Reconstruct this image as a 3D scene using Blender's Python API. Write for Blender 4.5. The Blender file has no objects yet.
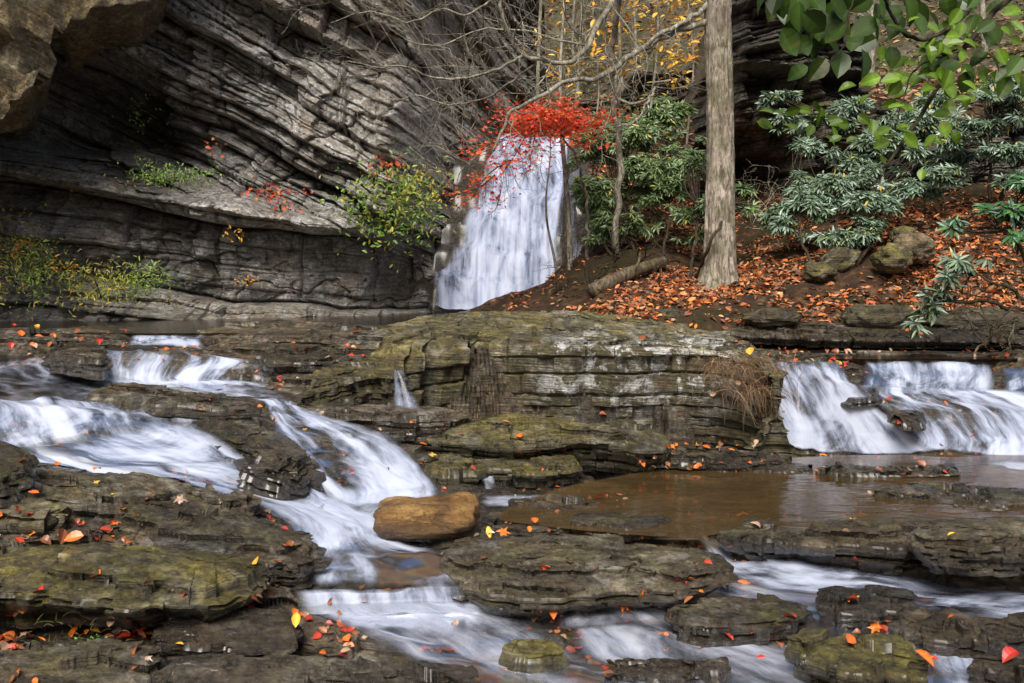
import bpy, math, random
import numpy as np
from mathutils import Vector, Matrix

random.seed(7)
RNG = np.random.default_rng(11)
scene = bpy.context.scene
COL = scene.collection
R = math.radians

# ------------------------------------------------------------------ camera geometry
F, CX, HY, ZC = 980.0, 512.0, 280.0, 1.75     # focal length and horizon of the photograph, eye height

def PY(px, py, Y):
    "world point seen at (px,py) that lies at distance Y"
    return Vector(((px - CX) / F * Y, Y, ZC - (py - HY) / F * Y))

def PZ(px, py, Z):
    "world point seen at (px,py) that lies at height Z"
    Y = (ZC - Z) * F / (py - HY)
    return Vector(((px - CX) / F * Y, Y, Z))

# ------------------------------------------------------------------ noise (numpy)
def _hash(ix, iy, iz, seed):
    h = (ix.astype(np.int64) * 374761393 + iy.astype(np.int64) * 668265263 + iz.astype(np.int64) * 2147483647 + seed * 1274126177) & 0xFFFFFFFF
    h = ((h ^ (h >> 13)) * 1274126177) & 0xFFFFFFFF
    h = ((h ^ (h >> 16)) * 2246822519) & 0xFFFFFFFF
    return ((h ^ (h >> 15)) & 0xFFFFFF).astype(np.float32) / np.float32(0xFFFFFF)

def vnoise(x, y, z, seed=0):
    x, y, z = np.broadcast_arrays(np.asarray(x, dtype=np.float64), np.asarray(y, dtype=np.float64), np.asarray(z, dtype=np.float64))
    ix, iy, iz = np.floor(x), np.floor(y), np.floor(z)
    fx, fy, fz = (x - ix).astype(np.float32), (y - iy).astype(np.float32), (z - iz).astype(np.float32)
    fx = fx * fx * (3 - 2 * fx); fy = fy * fy * (3 - 2 * fy); fz = fz * fz * (3 - 2 * fz)
    ix = ix.astype(np.int64); iy = iy.astype(np.int64); iz = iz.astype(np.int64)
    def c(a, b, d): return _hash(ix + a, iy + b, iz + d, seed)
    x00 = c(0,0,0) * (1-fx) + c(1,0,0) * fx
    x10 = c(0,1,0) * (1-fx) + c(1,1,0) * fx
    x01 = c(0,0,1) * (1-fx) + c(1,0,1) * fx
    x11 = c(0,1,1) * (1-fx) + c(1,1,1) * fx
    a = x00 * (1-fy) + x10 * fy
    b = x01 * (1-fy) + x11 * fy
    return (a * (1-fz) + b * fz) * 2 - 1          # -1..1

def fbm(x, y, z, octv=4, seed=0, gain=0.5):
    s = 0; a = 1.0; n = 0
    for i in range(octv):
        s = s + a * vnoise(x * 2**i, y * 2**i, z * 2**i, seed + i * 17)
        n += a; a *= gain
    return s / n

def rnd1(k, seed=0):
    k = np.asarray(k)
    return _hash(k.astype(np.int64), np.zeros_like(k, dtype=np.int64), np.zeros_like(k, dtype=np.int64), seed)

def cells(x, y, seed=0, jit=.9, z=0):
    "random value and distance-to-edge measure of irregular plates"
    x, y = np.broadcast_arrays(np.asarray(x, float), np.asarray(y, float))
    z = np.broadcast_to(np.asarray(z), x.shape).astype(np.int64)
    ix = np.floor(x).astype(np.int64); iy = np.floor(y).astype(np.int64)
    d1 = np.full(x.shape, 9.0, np.float32); d2 = np.full(x.shape, 9.0, np.float32); val = np.zeros(x.shape, np.float32)
    for a in (-1, 0, 1):
        for b in (-1, 0, 1):
            cx = ix + a; cy = iy + b
            px = cx + .5 + (_hash(cx, cy, z, seed) - .5) * jit; py = cy + .5 + (_hash(cx, cy, z, seed + 7) - .5) * jit
            d = (np.abs(x - px) ** 1.5 + np.abs(y - py) ** 1.5).astype(np.float32)
            v = _hash(cx, cy, z, seed + 13)
            nearer = d < d1
            d2 = np.where(nearer, d1, np.minimum(d2, d)); val = np.where(nearer, v, val); d1 = np.where(nearer, d, d1)
    return val, d2 - d1

def sstep(a, b, x):
    t = np.clip((x - a) / (b - a), 0, 1)
    return t * t * (3 - 2 * t)

# ------------------------------------------------------------------ object helpers
def tag(o, label=None, cat=None, group=None, kind=None):
    if label: o['label'] = label
    if cat: o['category'] = cat
    if group: o['group'] = group
    if kind: o['kind'] = kind
    return o

def empty(name, loc=(0,0,0)):
    o = bpy.data.objects.new(name, None); COL.objects.link(o); o.location = loc
    o.empty_display_size = 0.1
    return o

def mesh_np(name, V, Fq, mats, attrs=None, smooth=True, origin=None, mat_idx=None, sharp=None):
    """mesh datablock from numpy arrays; Fq: (n,4) or (n,3) ints or a list of such"""
    V = np.asarray(V, dtype=np.float32)
    if origin is not None: V = V - np.asarray(origin, dtype=np.float32)
    me = bpy.data.meshes.new(name)
    if not isinstance(Fq, (list, tuple)): Fq = [Fq]
    Fq = [np.asarray(f, dtype=np.int32) for f in Fq if len(f)]
    nl = sum(f.size for f in Fq); nf = sum(len(f) for f in Fq)
    me.vertices.add(len(V)); me.vertices.foreach_set('co', V.ravel())
    me.loops.add(nl); me.polygons.add(nf)
    me.loops.foreach_set('vertex_index', np.concatenate([f.ravel() for f in Fq]))
    tot = np.concatenate([np.full(len(f), f.shape[1], dtype=np.int32) for f in Fq])
    st = np.concatenate([[0], np.cumsum(tot)[:-1]]).astype(np.int32)
    me.polygons.foreach_set('loop_start', st)
    try: me.polygons.foreach_set('loop_total', tot)
    except Exception: pass
    if attrs:
        for k, a in attrs.items():
            a = np.asarray(a, dtype=np.float32)
            if a.ndim == 1:
                at = me.attributes.new(k, 'FLOAT', 'POINT'); at.data.foreach_set('value', a)
            else:
                at = me.attributes.new(k, 'FLOAT_VECTOR', 'POINT'); at.data.foreach_set('vector', a.ravel())
    for m in (mats if isinstance(mats, (list, tuple)) else [mats]): me.materials.append(m)
    if mat_idx is not None: me.polygons.foreach_set('material_index', np.asarray(mat_idx, dtype=np.int32))
    me.polygons.foreach_set('use_smooth', np.full(nf, smooth, dtype=bool))
    me.update(calc_edges=True)
    if sharp: me.set_sharp_from_angle(angle=R(sharp))
    return me

def link(name, me, parent=None, loc=None):
    o = bpy.data.objects.new(name, me); COL.objects.link(o)
    if parent: o.parent = parent
    if loc is not None: o.location = loc
    return o

def grid_faces(nu, nv, wrap=False):
    "index of vertex (i,j) = i*nv + j"
    i = np.arange(nu if wrap else nu - 1)[:, None]; j = np.arange(nv - 1)[None, :]
    i2 = (i + 1) % nu
    a = i * nv + j; b = i2 * nv + j; c = i2 * nv + j + 1; d = i * nv + j + 1
    return np.stack([a, b, c, d], -1).reshape(-1, 4)

# ------------------------------------------------------------------ materials
class NT:
    def __init__(s, name):
        s.m = bpy.data.materials.new(name); s.m.use_nodes = True
        s.t = s.m.node_tree; s.t.nodes.clear()
        s.out = s.n('ShaderNodeOutputMaterial')
    def n(s, typ, **kw):
        nd = s.t.nodes.new(typ)
        for k, v in kw.items(): setattr(nd, k, v)
        return nd
    def l(s, a, b): s.t.links.new(a, b)
    def val(s, sock, v):
        if hasattr(v, 'is_output') : s.l(v, sock)
        else: sock.default_value = v
    def attr(s, name):
        a = s.n('ShaderNodeAttribute'); a.attribute_name = name; return a
    def vmul(s, v, k):
        nd = s.n('ShaderNodeVectorMath', operation='MULTIPLY'); s.l(v, nd.inputs[0]); nd.inputs[1].default_value = k; return nd.outputs[0]
    def noise(s, v, scale, detail=6, rough=0.6, dist=0.0):
        nd = s.n('ShaderNodeTexNoise'); s.l(v, nd.inputs['Vector'])
        nd.inputs['Scale'].default_value = scale; nd.inputs['Detail'].default_value = detail
        nd.inputs['Roughness'].default_value = rough; nd.inputs['Distortion'].default_value = dist
        return nd.outputs['Fac']
    def ramp(s, f, stops, interp='LINEAR'):
        nd = s.n('ShaderNodeValToRGB'); s.l(f, nd.inputs[0]); cr = nd.color_ramp; cr.interpolation = interp
        while len(cr.elements) > 1: cr.elements.remove(cr.elements[-1])
        cr.elements[0].position = stops[0][0]; cr.elements[0].color = col4(stops[0][1])
        for p, c in stops[1:]:
            e = cr.elements.new(p); e.color = col4(c)
        return nd.outputs[0]
    def math(s, op, a, b=0.0, c=None, clamp=False):
        nd = s.n('ShaderNodeMath', operation=op); nd.use_clamp = clamp
        s.val(nd.inputs[0], a); s.val(nd.inputs[1], b)
        if c is not None: s.val(nd.inputs[2], c)
        return nd.outputs[0]
    def mix(s, f, a, b, mode='MIX'):
        nd = s.n('ShaderNodeMix', data_type='RGBA', blend_type=mode)
        s.val(nd.inputs[0], f)
        for k, v in ((6, a), (7, b)):
            if hasattr(v, 'is_output'): s.l(v, nd.inputs[k])
            else: nd.inputs[k].default_value = col4(v)
        return nd.outputs[2]
    def bsdf(s, color, rough, bump=None, bstr=0.5, bdist=0.02, spec=0.5, **kw):
        b = s.n('ShaderNodeBsdfPrincipled')
        if hasattr(color, 'is_output'): s.l(color, b.inputs['Base Color'])
        else: b.inputs['Base Color'].default_value = col4(color)
        s.val(b.inputs['Roughness'], rough); b.inputs['Specular IOR Level'].default_value = spec
        if bump is not None:
            bp = s.n('ShaderNodeBump'); bp.inputs['Strength'].default_value = bstr; bp.inputs['Distance'].default_value = bdist
            s.l(bump, bp.inputs['Height']); s.l(bp.outputs[0], b.inputs['Normal'])
        s.l(b.outputs[0], s.out.inputs[0])
        return b

def col4(c):
    if isinstance(c, (int, float)): return (c, c, c, 1)
    return tuple(c)[:3] + (1,)

def rock_mat(name, dark, mid, light, moss=0.4, moss_col=(.075,.085,.015), lichen=0.3, lichen_col=(.34,.34,.31),
             rough=(.3,.75), tint=(.16,.10,.05), tintamt=.35, strata=7.0, bump=.9, bdist=.035, wetk=.85, grit=.6):
    s = NT(name)
    dark = tuple(v * 1.15 for v in dark); mid = tuple(v * k for v, k in zip(mid, (1.72, 1.62, 1.42))); light = tuple(min(.6, v * k) for v, k in zip(light, (1.5, 1.45, 1.35)))
    moss_col = tuple(v * k for v, k in zip(moss_col, (1.0, .86, .8)))
    lay = s.attr('lay').outputs['Vector']
    pos = s.n('ShaderNodeNewGeometry')
    # thin beds: noise squashed along the bedding
    n1 = s.noise(s.vmul(lay, (.7, .7, strata)), 2.2, 9, .68, .6)
    n1b = s.noise(s.vmul(lay, (.35, .35, strata * 3)), 2.6, 6, .6, .3)
    n2 = s.noise(pos.outputs['Position'], 1.3, 7, .62, .5)
    n3 = s.noise(pos.outputs['Position'], 7.0, 8, .7, .2)
    n4 = s.noise(pos.outputs['Position'], 38.0, 5, .7)
    base = s.ramp(n1, [(.33, dark), (.46, mid), (.57, mid), (.68, light)])
    base = s.mix(s.ramp(n1b, [(.35, 0), (.62, 1)]), base, s.mix(.5, base, dark))
    base = s.mix(s.math('MULTIPLY', s.ramp(n2, [(.46, 0), (.62, 1)]), tintamt), base, tint)
    base = s.mix(s.math('MULTIPLY', s.ramp(n3, [(.40, 1), (.55, 0)]), grit), base, dark)
    # lichen / pale weathering
    lm = s.math('MULTIPLY', s.ramp(s.noise(pos.outputs['Position'], 2.1, 9, .72, .8), [(.50, 0), (.60, 1)]), s.ramp(n3, [(.42, 0), (.56, 1)]))
    base = s.mix(s.math('MULTIPLY', lm, lichen, clamp=True), base, lichen_col)
    lp = s.math('MULTIPLY', s.attr('lich').outputs['Fac'], s.ramp(s.math('ADD', s.noise(pos.outputs['Position'], 5.5, 9, .75, .6), s.math('MULTIPLY', n3, .25)), [(.625, 0), (.69, 1)]), clamp=True)
    base = s.mix(lp, base, (.50, .50, .48))
    # moss where it faces up and in patches
    nz = s.n('ShaderNodeSeparateXYZ'); s.l(pos.outputs['Normal'], nz.inputs[0])
    up = s.ramp(nz.outputs[2], [(.05, .25), (.7, 1)])
    ma = s.attr('moss').outputs['Fac']
    mn = s.ramp(s.math('ADD', s.noise(pos.outputs['Position'], 3.4, 9, .78, .5), s.math('MULTIPLY', ma, .16)), [(.50, 0), (.64, .85)])
    mm = s.math('MULTIPLY', s.math('MULTIPLY', mn, up), moss, clamp=True)
    mcol = s.mix(s.ramp(s.noise(pos.outputs['Position'], 14, 7, .8), [(.35, 0), (.62, 1)]), tuple(v * .35 for v in moss_col), tuple(v * 1.9 for v in moss_col))
    base = s.mix(mm, base, mcol)
    # wetness attribute darkens and polishes the stone
    wet = s.attr('wet').outputs['Fac']
    n5 = s.noise(pos.outputs['Position'], 15.0, 9, .82, .3)
    base = s.mix(1.0, base, s.ramp(n5, [(.38, .35), (.50, 1.0), (.62, 1.5)]), 'MULTIPLY')
    n6 = s.noise(s.vmul(lay, (1.2, 1.2, 16)), 5.0, 7, .75, .4)
    base = s.mix(1.0, base, s.ramp(n6, [(.36, .45), (.50, 1.0), (.64, 1.45)]), 'MULTIPLY')
    base = s.mix(1.0, base, s.ramp(s.attr('blk').outputs['Fac'], [(0, .62), (1, 1.45)]), 'MULTIPLY')
    base = s.mix(s.math('MULTIPLY', wet, wetk), base, s.mix(.72, base, tuple(v * .6 for v in dark)))
    base = s.mix(s.math('MULTIPLY', s.math('SUBTRACT', n4, .5), 1.0), base, light)
    rg = s.math('MULTIPLY_ADD', s.ramp(n3, [(.35, 0), (.65, 1)]), rough[1] - rough[0], rough[0])
    rg = s.math('SUBTRACT', rg, s.math('MULTIPLY', wet, .22), clamp=True)
    rg = s.math('MAXIMUM', rg, .16)
    h = s.math('ADD', s.math('ADD', s.math('MULTIPLY', n5, .7), s.math('ADD', s.math('MULTIPLY', n6, .5), s.math('MULTIPLY', n1b, 1.0))), s.math('ADD', s.math('MULTIPLY', n1, .9), s.math('ADD', s.math('MULTIPLY', n3, .6), s.math('MULTIPLY', n4, .22))))
    b = s.bsdf(base, rg, h, bump, bdist, .5)
    s.l(s.math('MULTIPLY', wet, .75, clamp=True), b.inputs['Coat Weight']); b.inputs['Coat Roughness'].default_value = .24
    return s.m

def leaf_mat(name, rough=.5, sub=.25, spec=.4, brown=0):
    "colour per leaf comes from the mesh attribute 'col'"
    s = NT(name)
    c = s.attr('col').outputs['Color']
    g = s.n('ShaderNodeNewGeometry').outputs['Position']
    c2 = s.mix(s.ramp(s.noise(g, 60, 3, .6), [(.35, .0), (.7, .45)]), c, s.mix(.6, c, (.02, .02, .01)))
    if brown: c2 = s.mix(s.ramp(s.noise(g, 13, 5, .7), [(.55, .0), (.68, brown)]), c2, (.16, .10, .02))
    b = s.bsdf(c2, rough, spec=spec)
    tr = s.n('ShaderNodeBsdfTranslucent'); s.l(c2, tr.inputs[0])
    mx = s.n('ShaderNodeMixShader'); mx.inputs[0].default_value = sub
    s.l(b.outputs[0], mx.inputs[1]); s.l(tr.outputs[0], mx.inputs[2]); s.l(mx.outputs[0], s.out.inputs[0])
    return s.m

def bark_mat(name, dark, light, moss=0.0, scale=6.0):
    s = NT(name)
    g = s.n('ShaderNodeNewGeometry')
    p = g.outputs['Position']
    n1 = s.noise(s.vmul(p, (4, 4, 1.3)), scale, 8, .7, .5)
    n2 = s.noise(p, 3.0, 5, .6)
    n3 = s.noise(p, 30.0, 5, .7)
    c = s.ramp(n1, [(.40, dark), (.54, light), (.66, tuple(min(1, v * 1.5) for v in light))])
    c = s.mix(s.ramp(n2, [(.45, 0), (.65, .6)]), c, dark)
    if moss:
        c = s.mix(s.math('MULTIPLY', s.ramp(s.noise(p, 2.2, 7, .7), [(.45, 0), (.58, 1)]), moss), c, (.07, .08, .02))
    s.bsdf(c, .85, s.math('ADD', n1, s.math('MULTIPLY', n3, .4)), .8, .02, .2)
    return s.m

M = {}
def make_mats():
    M['bed'] = rock_mat('riverbed_rock', (.015,.011,.008), (.074,.060,.042), (.30,.27,.22), moss=.35, lichen=.35, rough=(.28,.7), tintamt=.45, tint=(.13,.075,.03))
    M['slab'] = rock_mat('wet_ledge_rock', (.013,.010,.007), (.068,.053,.036), (.30,.27,.21), moss=.42, lichen=.35, rough=(.28,.72), tint=(.12,.075,.03))
    M['slab_moss'] = rock_mat('mossy_ledge_rock', (.013,.011,.006), (.068,.054,.028), (.28,.25,.15), moss=.62, moss_col=(.16,.155,.016), lichen=.25, rough=(.3,.7), tint=(.10,.09,.03))
    M['ledge'] = rock_mat('lichen_ledge_rock', (.016,.013,.007), (.070,.062,.032), (.26,.245,.16), moss=.8, moss_col=(.12,.115,.02), lichen=.35, lichen_col=(.42,.42,.40), rough=(.5,.85), strata=6.0)
    M['dark_slab'] = rock_mat('dark_wet_rock', (.009,.007,.005), (.048,.037,.025), (.22,.19,.14), moss=.55, lichen=.2, rough=(.22,.6), tint=(.10,.06,.025))
    M['cliff'] = rock_mat('cliff_rock', (.050,.046,.042), (.275,.268,.262), (.52,.52,.51), moss=.4, moss_col=(.08,.08,.015), lichen=.9, lichen_col=(.48,.48,.46), rough=(.32,.75), tint=(.28,.19,.12), tintamt=.55, strata=5.0, bump=1.0, bdist=.06, wetk=.4, grit=.4)
    M['brown_rock'] = rock_mat('brown_overhang_rock', (.035,.026,.014), (.15,.115,.065), (.42,.36,.25), moss=.25, lichen=.5, lichen_col=(.40,.37,.30), rough=(.6,.9), tint=(.20,.13,.04), tintamt=.6, strata=2.0, bump=.8, bdist=.06)
    M['dark_cliff'] = rock_mat('dark_cliff_rock', (.012,.010,.009), (.075,.07,.06), (.30,.29,.26), moss=.4, lichen=.35, rough=(.5,.85), strata=6.0, bump=.8, bdist=.05)  # dark layered stone of the outcrops, its own tone
    # tan boulder
    s = NT('tan_boulder_rock')
    lay = s.attr('lay').outputs['Vector']; p = s.n('ShaderNodeNewGeometry').outputs['Position']
    n1 = s.noise(s.vmul(lay, (.8, .8, 5)), 4, 8, .65, .6); n2 = s.noise(p, 6, 8, .7, .4); n3 = s.noise(p, 45, 5, .7)
    c = s.ramp(n1, [(.3, (.07,.032,.010)), (.46, (.24,.12,.032)), (.66, (.42,.25,.085))])
    c = s.mix(s.ramp(n2, [(.47, 0), (.60, .85)]), c, (.09,.045,.016))
    c = s.mix(s.ramp(n3, [(.50, 0), (.68, .6)]), c, (.05,.028,.012))
    pz = s.n('ShaderNodeSeparateXYZ'); s.l(p, pz.inputs[0])
    c = s.mix(s.ramp(s.math('MULTIPLY_ADD', s.math('SUBTRACT', n2, .5), .25, pz.outputs[2]), [(.25, .8), (.33, 0)]), c, (.035,.018,.008))
    c = s.mix(s.math('MULTIPLY', s.attr('wet').outputs['Fac'], .7), c, (.05,.022,.008))
    s.bsdf(c, s.ramp(n2, [(.3, .22), (.7, .5)]), s.math('ADD', n1, s.math('ADD', n2, s.math('MULTIPLY', n3, .6))), 1.0, .035)
    M['tan'] = s.m
    # soil
    s = NT('forest_soil')
    p = s.n('ShaderNodeNewGeometry').outputs['Position']
    n1 = s.noise(p, 5, 8, .7, .3); n2 = s.noise(p, 1.1, 6, .6, .3)
    c = s.ramp(n1, [(.3, (.012,.009,.007)), (.5, (.055,.032,.018)), (.7, (.17,.085,.04))])
    c = s.mix(s.ramp(n2, [(.48, 0), (.6, .75)]), c, (.035,.032,.012))
    s.bsdf(c, .9, s.math('ADD', n1, s.noise(p, 25, 5, .7)), .8, .05, .2)
    M['soil'] = s.m
    # far hillside under its leaf fall
    s = NT('hillside_soil')
    p = s.n('ShaderNodeNewGeometry').outputs['Position']
    n1 = s.noise(p, 2.4, 9, .75, .3); n2 = s.noise(p, .35, 6, .65, .5)
    c = s.ramp(n1, [(.32, (.025,.021,.015)), (.5, (.10,.085,.058)), (.68, (.23,.20,.15))])
    c = s.mix(s.ramp(n2, [(.46, 0), (.6, .8)]), c, (.07,.07,.028))
    s.bsdf(c, .95, n1, .8, .15, .1)
    M['hill'] = s.m
    M['leaf'] = leaf_mat('fallen_leaf', .36, .12, .5, .45)
    M['litter'] = leaf_mat('leaf_litter', .5, .1, .4, .5)
    M['foliage'] = leaf_mat('green_foliage', .40, .3, .5)
    M['hanging'] = leaf_mat('broad_green_leaf', .38, .3, .5, .55)
    M['rhodo'] = leaf_mat('waxy_foliage', .33, .12, .6, .5)
    M['bark'] = bark_mat('trunk_bark', (.10,.075,.055), (.36,.31,.25), .45, 5)
    M['pale_bark'] = bark_mat('pale_bark', (.10,.085,.06), (.34,.31,.25), .2, 6)
    M['dark_bark'] = bark_mat('dark_bark', (.02,.014,.010), (.07,.05,.035), .2, 8)
    M['log'] = bark_mat('log_wood', (.05,.035,.022), (.19,.145,.10), .4, 6)
    M['dry'] = leaf_mat('dry_grass', .8, .2, .1)

    # long-exposure white water: thin veils of strands over the rock
    def water(name, white, thr=(.30,.72), ustretch=26.0, body=(.10,.085,.06), sheen=.0, lum=1.0):
        s = NT(name)
        uv = s.attr('flow').outputs['Vector']           # x across, y along the flow (metres)
        foam = s.attr('foam').outputs['Fac']
        edge = s.attr('edge').outputs['Fac']
        st = s.noise(s.vmul(uv, (ustretch, 1.1, 1)), 1.0, 5, .62, .25)
        st2 = s.noise(s.vmul(uv, (ustretch * .28, .8, 1)), 1.0, 4, .55, .35)
        k1 = s.math('MULTIPLY', s.math('SUBTRACT', st, .5), thr[0]); k2 = s.math('MULTIPLY', s.math('SUBTRACT', st2, .5), thr[1])
        a = s.math('ADD', s.math('MULTIPLY_ADD', foam, body[0], body[1]), s.math('ADD', k1, k2), clamp=True)
        lowf = s.noise(s.vmul(uv, (1.6, body[4] if len(body) > 4 else 1.1, 1)), 1.6, 5, .62, .8)
        a = s.math('ADD', a, s.math('MULTIPLY', s.math('SUBTRACT', lowf, .5), body[3]), clamp=True)
        edge = s.math('MULTIPLY_ADD', s.math('SUBTRACT', st, .5), s.math('MULTIPLY', s.math('SUBTRACT', 1.0, edge), 1.6), edge, clamp=True)
        a = s.math('MULTIPLY', s.ramp(a, [(0, 0), (1, 1)], 'EASE'), s.math('POWER', edge, 1.5), clamp=True)
        a = s.math('MULTIPLY', a, body[2])
        bright = s.math('ADD', s.math('MULTIPLY_ADD', foam, .9, s.math('MULTIPLY_ADD', lowf, 1.8, -1.15)), s.math('MULTIPLY', s.math('ADD', s.math('SUBTRACT', st, .5), s.math('SUBTRACT', st2, .5)), 2.4), clamp=True)
        colr = s.mix(bright, tuple(v * k for v, k in zip(white, (.46, .50, .60))), white)
        d = s.n('ShaderNodeBsdfDiffuse'); s.l(colr, d.inputs[0])
        tl = s.n('ShaderNodeBsdfTranslucent'); s.l(colr, tl.inputs[0])
        dm = s.n('ShaderNodeMixShader'); dm.inputs[0].default_value = .25; s.l(d.outputs[0], dm.inputs[1]); s.l(tl.outputs[0], dm.inputs[2])
        tr = s.n('ShaderNodeBsdfTransparent'); tr.inputs[0].default_value = (.86,.85,.82,1)
        gl = s.n('ShaderNodeBsdfGlossy'); gl.inputs['Roughness'].default_value = .22; gl.inputs[0].default_value = (.9,.93,1,1)
        fr = s.n('ShaderNodeFresnel'); fr.inputs[0].default_value = 1.33
        gm = s.n('ShaderNodeMixShader'); s.l(s.math('MULTIPLY', s.math('MULTIPLY', fr.outputs[0], edge), .9), gm.inputs[0]); s.l(tr.outputs[0], gm.inputs[1]); s.l(gl.outputs[0], gm.inputs[2])
        mx = s.n('ShaderNodeMixShader'); s.l(a, mx.inputs[0]); s.l(gm.outputs[0], mx.inputs[1]); s.l(dm.outputs[0], mx.inputs[2])
        s.l(mx.outputs[0], s.out.inputs[0])
        return s.m
    M['fall'] = water('falling_water', (.62,.67,.82), (1.5, 1.9), 6.0, (1.2, -.16, 1.0, 1.8, 1.6))
    M['veil'] = water('cascade_water', (.62,.67,.80), (2.0, 2.4), 8.0, (1.35, -.50, .97, 3.1))
    M['run'] = water('running_water', (.62,.65,.74), (1.2, 2.0), 4.0, (1.2, -.46, .85, 2.2))

    def pool(name, tint, depthcol, amt, rough=.12):
        s = NT(name)
        p = s.n('ShaderNodeNewGeometry').outputs['Position']
        tr = s.n('ShaderNodeBsdfTransparent'); tr.inputs[0].default_value = col4(tint)
        d = s.n('ShaderNodeBsdfDiffuse')
        s.l(s.mix(s.ramp(s.noise(s.vmul(p, (1, 2.2, 1)), 1.6, 5, .6, .5), [(.35, 0), (.65, 1)]), tuple(v * .6 for v in depthcol), depthcol), d.inputs[0])
        m1 = s.n('ShaderNodeMixShader'); m1.inputs[0].default_value = amt; s.l(tr.outputs[0], m1.inputs[1]); s.l(d.outputs[0], m1.inputs[2])
        gl = s.n('ShaderNodeBsdfGlossy'); gl.inputs['Roughness'].default_value = rough
        bp = s.n('ShaderNodeBump'); bp.inputs['Strength'].default_value = .25; bp.inputs['Distance'].default_value = .03
        s.l(s.noise(s.vmul(p, (1, 3, 1)), 3.0, 3, .5, .4), bp.inputs['Height']); s.l(bp.outputs[0], gl.inputs['Normal'])
        fr = s.n('ShaderNodeFresnel'); fr.inputs[0].default_value = 1.33
        m2 = s.n('ShaderNodeMixShader'); s.l(fr.outputs[0], m2.inputs[0]); s.l(m1.outputs[0], m2.inputs[1]); s.l(gl.outputs[0], m2.inputs[2])
        s.l(m2.outputs[0], s.out.inputs[0])
        return s.m
    M['pool'] = pool('amber_pool_water', (.60,.46,.28), (.30,.19,.075), .24, .08)
    M['pool_dark'] = pool('dark_pool_water', (.45,.35,.22), (.06,.038,.018), .5, .10)
make_mats()
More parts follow.
